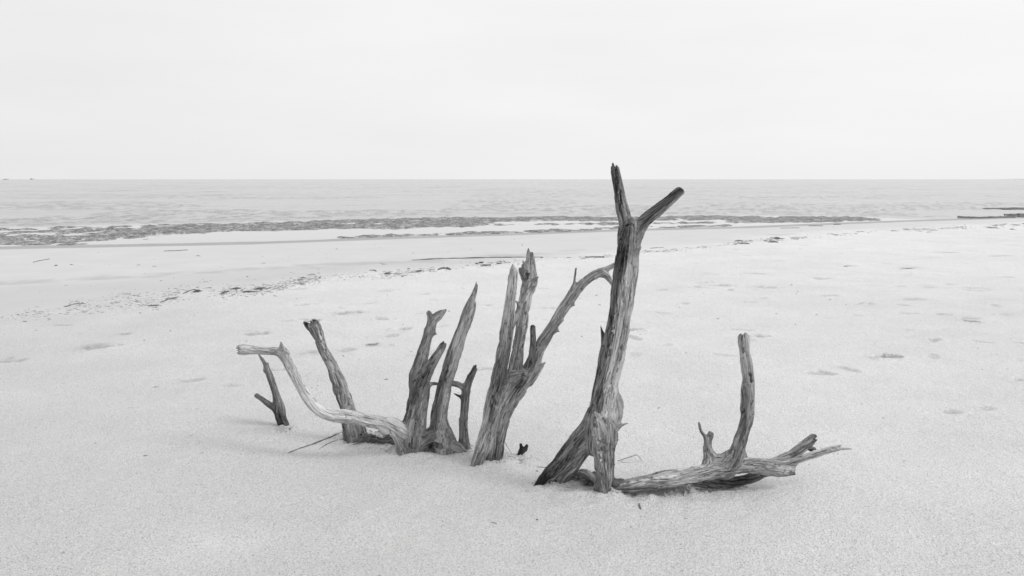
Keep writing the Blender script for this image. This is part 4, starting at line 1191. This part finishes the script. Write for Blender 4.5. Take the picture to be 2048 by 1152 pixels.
# --- loose wrack bits: far too many to count
def bits(name, label, gen, n, seed, mat, rr=(.003, .010), elong=2.4):
    r = np.random.default_rng(seed)
    P = gen(r, n)
    n = len(P)
    base = np.array([[-1, -.6, 0], [1, -.5, 0], [.8, .7, 0], [-.7, .6, 0], [-.4, 0, 1], [.5, .1, .9]], float)
    Fb = np.array([[0, 1, 5, 4], [1, 2, 5, 5], [2, 3, 4, 5], [3, 0, 4, 4], [0, 3, 2, 1]])
    s = P[:, 3:4] * r.uniform(*rr, (n, 1))
    an = r.normal(.1, .45, n)
    B = base[None] * s[:, :, None] * np.array([1, 1, .8]) * (1 + .35 * r.normal(size=(n, 6, 3)))
    B[:, :, 0] *= r.uniform(1, elong, (n, 1))
    ca, sa = np.cos(an)[:, None], np.sin(an)[:, None]
    X = B[:, :, 0] * ca - B[:, :, 1] * sa; Y = B[:, :, 0] * sa + B[:, :, 1] * ca
    V = np.stack([X + P[:, 0:1], Y + P[:, 1:2], B[:, :, 2] + P[:, 2:3] - .0005], 2).reshape(-1, 3)
    F = []
    for k in range(n):
        o = k * 6
        F += [(o, o + 1, o + 5, o + 4), (o + 1, o + 2, o + 5), (o + 2, o + 3, o + 4, o + 5), (o + 3, o, o + 4), (o, o + 3, o + 2, o + 1)]
    ob = from_lists(name, V, F, mat, smoothed=False)
    return tag(ob, label, name.replace('_', ' '), kind='stuff')


DENS = np.array([[-.05, .35], [0, .45], [.11, .5], [.17, .9], [.20, 1.], [.24, .9], [.28, 1.], [.31, .75], [.36, .6], [.42, .6], [.47, .5], [.5, .25], [.56, .3], [.6, .15], [.68, .5], [.72, .5], [.76, .9], [.79, .25], [.85, .12], [.92, .3], [.97, .6], [1.02, .6]])


def wrack_gen(r, n):
    px = r.uniform(-120, 2160, n * 4)
    keep = r.random(n * 4) < np.interp(px / 2048, DENS[:, 0], DENS[:, 1]) * (.25 + .75 * (vnoise(px * .035, 0, 0, 3) > -.1))
    px = px[keep][:n]
    wpx = np.array([(0, 640), (150, 622), (250, 612), (350, 595), (420, 585), (560, 574), (700, 554), (880, 541), (1000, 528), (1100, 522), (1200, 515), (1400, 495), (1540, 481), (1750, 464), (1900, 457), (2048, 450)], float)
    py = np.interp(px, wpx[:, 0], wpx[:, 1])
    spread = np.interp(px, [0, 300, 700, 1200, 2048], [9, 11, 5, 2.4, 3])
    py = py + spread * r.normal(0, .75, len(px)) - spread * .5 * r.exponential(.5, len(px)) + spread * .8 * vnoise(px * .02, 0, 0, 8)
    G = np.array([at_plane(a, b, -.01) for a, b in zip(px, py)])
    G[:, 2] = ground_h(G[:, 0], G[:, 1])
    sc_ = np.clip(G[:, 1] / 11, .8, 2.2) * r.lognormal(0, .45, len(px))
    return np.hstack([G, sc_[:, None]])


bits('drift_debris', 'fine dark scraps of weed and shell scattered along the drift line', wrack_gen, 5200, 5, M_SCRAP, (.0016, .0048), 6.0)


def loose_gen(r, n):
    y = 2.4 + 14 * r.random(n) ** 1.4
    x = r.uniform(-.72, .72, n) * y
    z = ground_h(x, y)
    return np.stack([x, y, z, r.lognormal(0, .4, n) * np.clip(y / 6, .6, 1.6)], 1)


bits('loose_specks', 'tiny dark flecks of wood and shell strewn over the dry sand', loose_gen, 420, 6, M_SCRAP, (.0018, .0042), 3.0)

# wet-sand scraps between the drift line and the water
def wet_gen(r, n):
    px = r.uniform(0, 2048, n)
    a = np.interp(px, [0, 600, 1200, 2048], [625, 560, 508, 452]); b = np.interp(px, [0, 600, 1200, 2048], [505, 488, 468, 442])
    py = b + (a - b) * r.random(n)
    G = np.array([at_plane(p, q, -.05) for p, q in zip(px, py)])
    G[:, 2] = ground_h(G[:, 0], G[:, 1])
    return np.hstack([G, (r.lognormal(0, .5, n) * np.clip(G[:, 1] / 12, .8, 2))[:, None]])


bits('wet_sand_scraps', 'sparse dark scraps on the wet sand below the drift line', wet_gen, 90, 8, M_SCRAP, (.003, .006), 5.0)

# sand crumbs thrown up against the wood
FEET = [(567, 856, 16, 60), (712, 872, 30, 90), (770, 882, 40, 160), (845, 898, 60, 330), (925, 900, 20, 90), (985, 920, 36, 200), (1045, 911, 10, 30), (1110, 972, 40, 160), (1170, 965, 34, 160), (1225, 985, 30, 200), (1330, 985, 80, 320), (1430, 975, 60, 200)]


def crumb_gen(r, n):
    out = []
    for px, py, w, k in FEET:
        qx = px + r.normal(0, w * .5, k); qy = py + r.normal(0, 4, k)
        for a, b in zip(qx, qy):
            p = at_plane(a, b); out.append([p[0], p[1], 0, r.lognormal(0, .4)])
    G = np.array(out * 2)
    G[len(out):, :2] += r.normal(0, .02, (len(out), 2))
    G[:, 2] = ground_h(G[:, 0], G[:, 1])
    return G


bits('sand_crumbs', 'pale crumbs of crusted sand around the feet of the driftwood', crumb_gen, 0, 9, M_CRUMB, (.0028, .0085), 1.3)


# --- crusted roots and decayed mass at the stump and at the tall tree
def crust(name, label, pix, base_w, seed, lift=.01):
    r = np.random.default_rng(seed)
    root_p = on_ground(*pix[0])
    parts = []
    for k in range(26):
        i = r.integers(0, len(pix) - 1)
        t = r.random()
        a = np.array(pix[i]) * (1 - t) + np.array(pix[i + 1]) * t
        p = on_ground(a[0] + r.normal(0, 4), a[1] + r.normal(0, 2))
        L = r.uniform(.05, .13); th = r.normal(.15, .35)
        tt = np.linspace(-.5, .5, 8)
        P = np.stack([p[0] + tt * L, p[1] + tt * L * math.sin(th), np.zeros(8)], 1)
        P += r.normal(0, .003, P.shape)
        P[:, 2] = ground_h(P[:, 0], P[:, 1]) + r.uniform(-.002, base_w * 1.6) + lift * .3
        parts.append(tube(P, base_w * r.uniform(.5, 1.1) * np.array([.2, .6, .9, 1, 1, .9, .6, .2]) * (1 + .3 * r.normal(size=8)).clip(.5), 7))
    V, F = merge(parts)
    o = from_lists(name, V - root_p, F, M_BARK)
    o.location = root_p
    return tag(o, label, 'root')


crust('crusted_roots', 'dark sand-crusted mat of roots at the left foot of the low stump', [(722, 880), (745, 884), (768, 884), (790, 880)], .014, 1)
crust('crusted_roots', 'dark crusted root mass in the gap between the tallest tree legs', [(1158, 948), (1172, 955), (1190, 968), (1200, 975)], .014, 2)
crust('crusted_roots', 'crusted root mass joining the right leg to the fallen log', [(1228, 968), (1240, 974), (1256, 978), (1268, 982)], .012, 3)

# a pale worn root end peeping out behind the stump
stick('root_end', 'smooth pale rounded root end behind the low stump', [(758, 866), (766, 869), (774, 872), (782, 872)], 10, 'root', lift=.6, jit=.08, mat=M_CRUMB)
stick('root_end', 'short dark root end between the pale root end and the stump', [(778, 872), (783, 868), (787, 866)], 7, 'root', lift=.8, jit=.1)


# shells
def shell(label, px, py, w):
    p = on_ground(px, py)
    a = w * .5 * p[1] / FPX
    V, F = [], []
    nr, ns = 5, 14
    for i in range(nr):
        q = i / (nr - 1)
        for j in range(ns):
            th = math.pi * j / (ns - 1)
            rad = a * q * (1 + .04 * (j % 2))
            V.append((math.cos(th) * rad, math.sin(th) * rad * 1.2 - a * .5, a * .5 * math.sqrt(max(0, 1 - q ** 2)) + a * .05))
    for i in range(nr - 1):
        for j in range(ns - 1):
            F.append((i * ns + j, i * ns + j + 1, (i + 1) * ns + j + 1, (i + 1) * ns + j))
    o = from_lists('seashell', V, F, M_SHELL)
    sol = o.modifiers.new('thickness', 'SOLIDIFY'); sol.thickness = a * .08
    o.location = p
    tag(o, label, 'shell')


shell('white shell at the right end of the short crooked stick', 166, 607, 9)
shell('small white shell on wet sand above the left debris', 362, 572, 4)
shell('small white shell near a dark scrap at the left of the drift line', 295, 586, 4)

# exposed dark bars at the far right of the shore
def bar(label, pix, thick):
    cs = []
    for px, py0, py1 in pix:
        a, b = at_plane(px, py1, SEA), at_plane(px, py0, SEA)
        cs.append((a, b))
    V, F = [], []
    nseg = 40; nrow = 6
    xs0 = np.linspace(0, len(cs) - 1, nseg)
    for i, q in enumerate(xs0):
        k = min(int(q), len(cs) - 2); t = q - k
        a = cs[k][0] * (1 - t) + cs[k + 1][0] * t; b = cs[k][1] * (1 - t) + cs[k + 1][1] * t
        for j in range(nrow):
            s = j / (nrow - 1)
            p = a * (1 - s) + b * s
            jj = float(vnoise(i * .9, j * .9, 0, 3)) * .25
            V.append((p[0], p[1] + jj * (b[1] - a[1]) * .3, SEA + .012 + thick * math.sin(math.pi * s) * (1 + .6 * jj * 2)))
    for i in range(nseg - 1):
        for j in range(nrow - 1):
            F.append((i * nrow + j, (i + 1) * nrow + j, (i + 1) * nrow + j + 1, i * nrow + j + 1))
    org = np.array(V).mean(0); org[2] = SEA
    o = from_lists('mud_bar', np.array(V) - org, F, M_MUD)
    o.location = org
    tag(o, label, 'mud bar')


bar('farther thin dark bar in the water at the right edge', [(1958, 417.6, 418.2), (1980, 417.2, 419), (2048, 415.4, 419), (2120, 414, 419)], .05)
bar('nearer low black bar at the water edge on the right', [(1915, 434.8, 435.6), (1940, 435, 437), (1962, 436, 437.4), (1985, 434.8, 437), (2005, 434.6, 436), (2030, 433.6, 436.6)], .06)
bar('grey rubbly bar at the right edge between the two black ones', [(2008, 430.4, 431.2), (2025, 428.6, 433), (2048, 427.4, 435.4), (2120, 425, 436)], .06)


# far things on the horizon
def far_land():
    n = 60; V = []
    for i in range(n):
        t = i / (n - 1)
        x = 3180 + t * 2600
        h = (6 + 26 * t) * (1 + .2 * math.sin(i * .9) + .12 * math.sin(i * 2.3)) * min(1, t * 5)
        V += [(x, 5200, SEA - 2), (x, 5210, h * .6), (x, 5260, h), (x, 5600, SEA - 2)]
    F = []
    for i in range(n - 1):
        for j in range(3):
            F.append((i * 4 + j, i * 4 + j + 1, (i + 1) * 4 + j + 1, (i + 1) * 4 + j))
    F = [f[::-1] for f in F]
    o = from_lists('far_headland', V, F, M_FAR)
    tag(o, kind='structure')


far_land()


def ship(label, px, y_top, Lpx):
    Y = 2400.0
    p, t = at_dist(px, 358.5, Y)
    Ls = Lpx * t / FPX; h = (359 - y_top) * t / FPX
    r = bpy.data.objects.new('ship', None); COL.objects.link(r); r.location = (p[0], Y, SEA)
    tag(r, label, 'ship')
    hh = max(h * .45, 1.5)
    V = [(-.5 * Ls, -4, 0), (.42 * Ls, -4, 0), (.42 * Ls, 4, 0), (-.5 * Ls, 4, 0), (-.52 * Ls, -5, hh), (.5 * Ls, -5, hh * 1.15), (.5 * Ls, 5, hh * 1.15), (-.52 * Ls, 5, hh)]
    Fq = [(0, 3, 2, 1), (4, 5, 6, 7), (0, 1, 5, 4), (1, 2, 6, 5), (2, 3, 7, 6), (3, 0, 4, 7)]
    from_lists('hull', V, Fq, M_HULL, r, False)
    a, b = -.3 * Ls, -.1 * Ls
    V = [(a, -3, hh), (b, -3, hh), (b, 3, hh), (a, 3, hh), (a, -3, h * .85), (b * 1.2, -3, h * .85), (b * 1.2, 3, h * .85), (a, 3, h * .85)]
    from_lists('superstructure', V, Fq, M_HULL, r, False)
    Vt, Ft = tube([(a * .8, 0, h * .8), (a * .8, 0, h * 1.2)], [.5, .3], 6)
    from_lists('mast', Vt, Ft, M_HULL, r, False)


ship('tiny ship on the horizon at the far left edge', 12, 357, 8)
ship('tiny ship on the horizon, right of the leftmost one', 64, 355.5, 4)

print('end', round(time.time() - T0, 1))
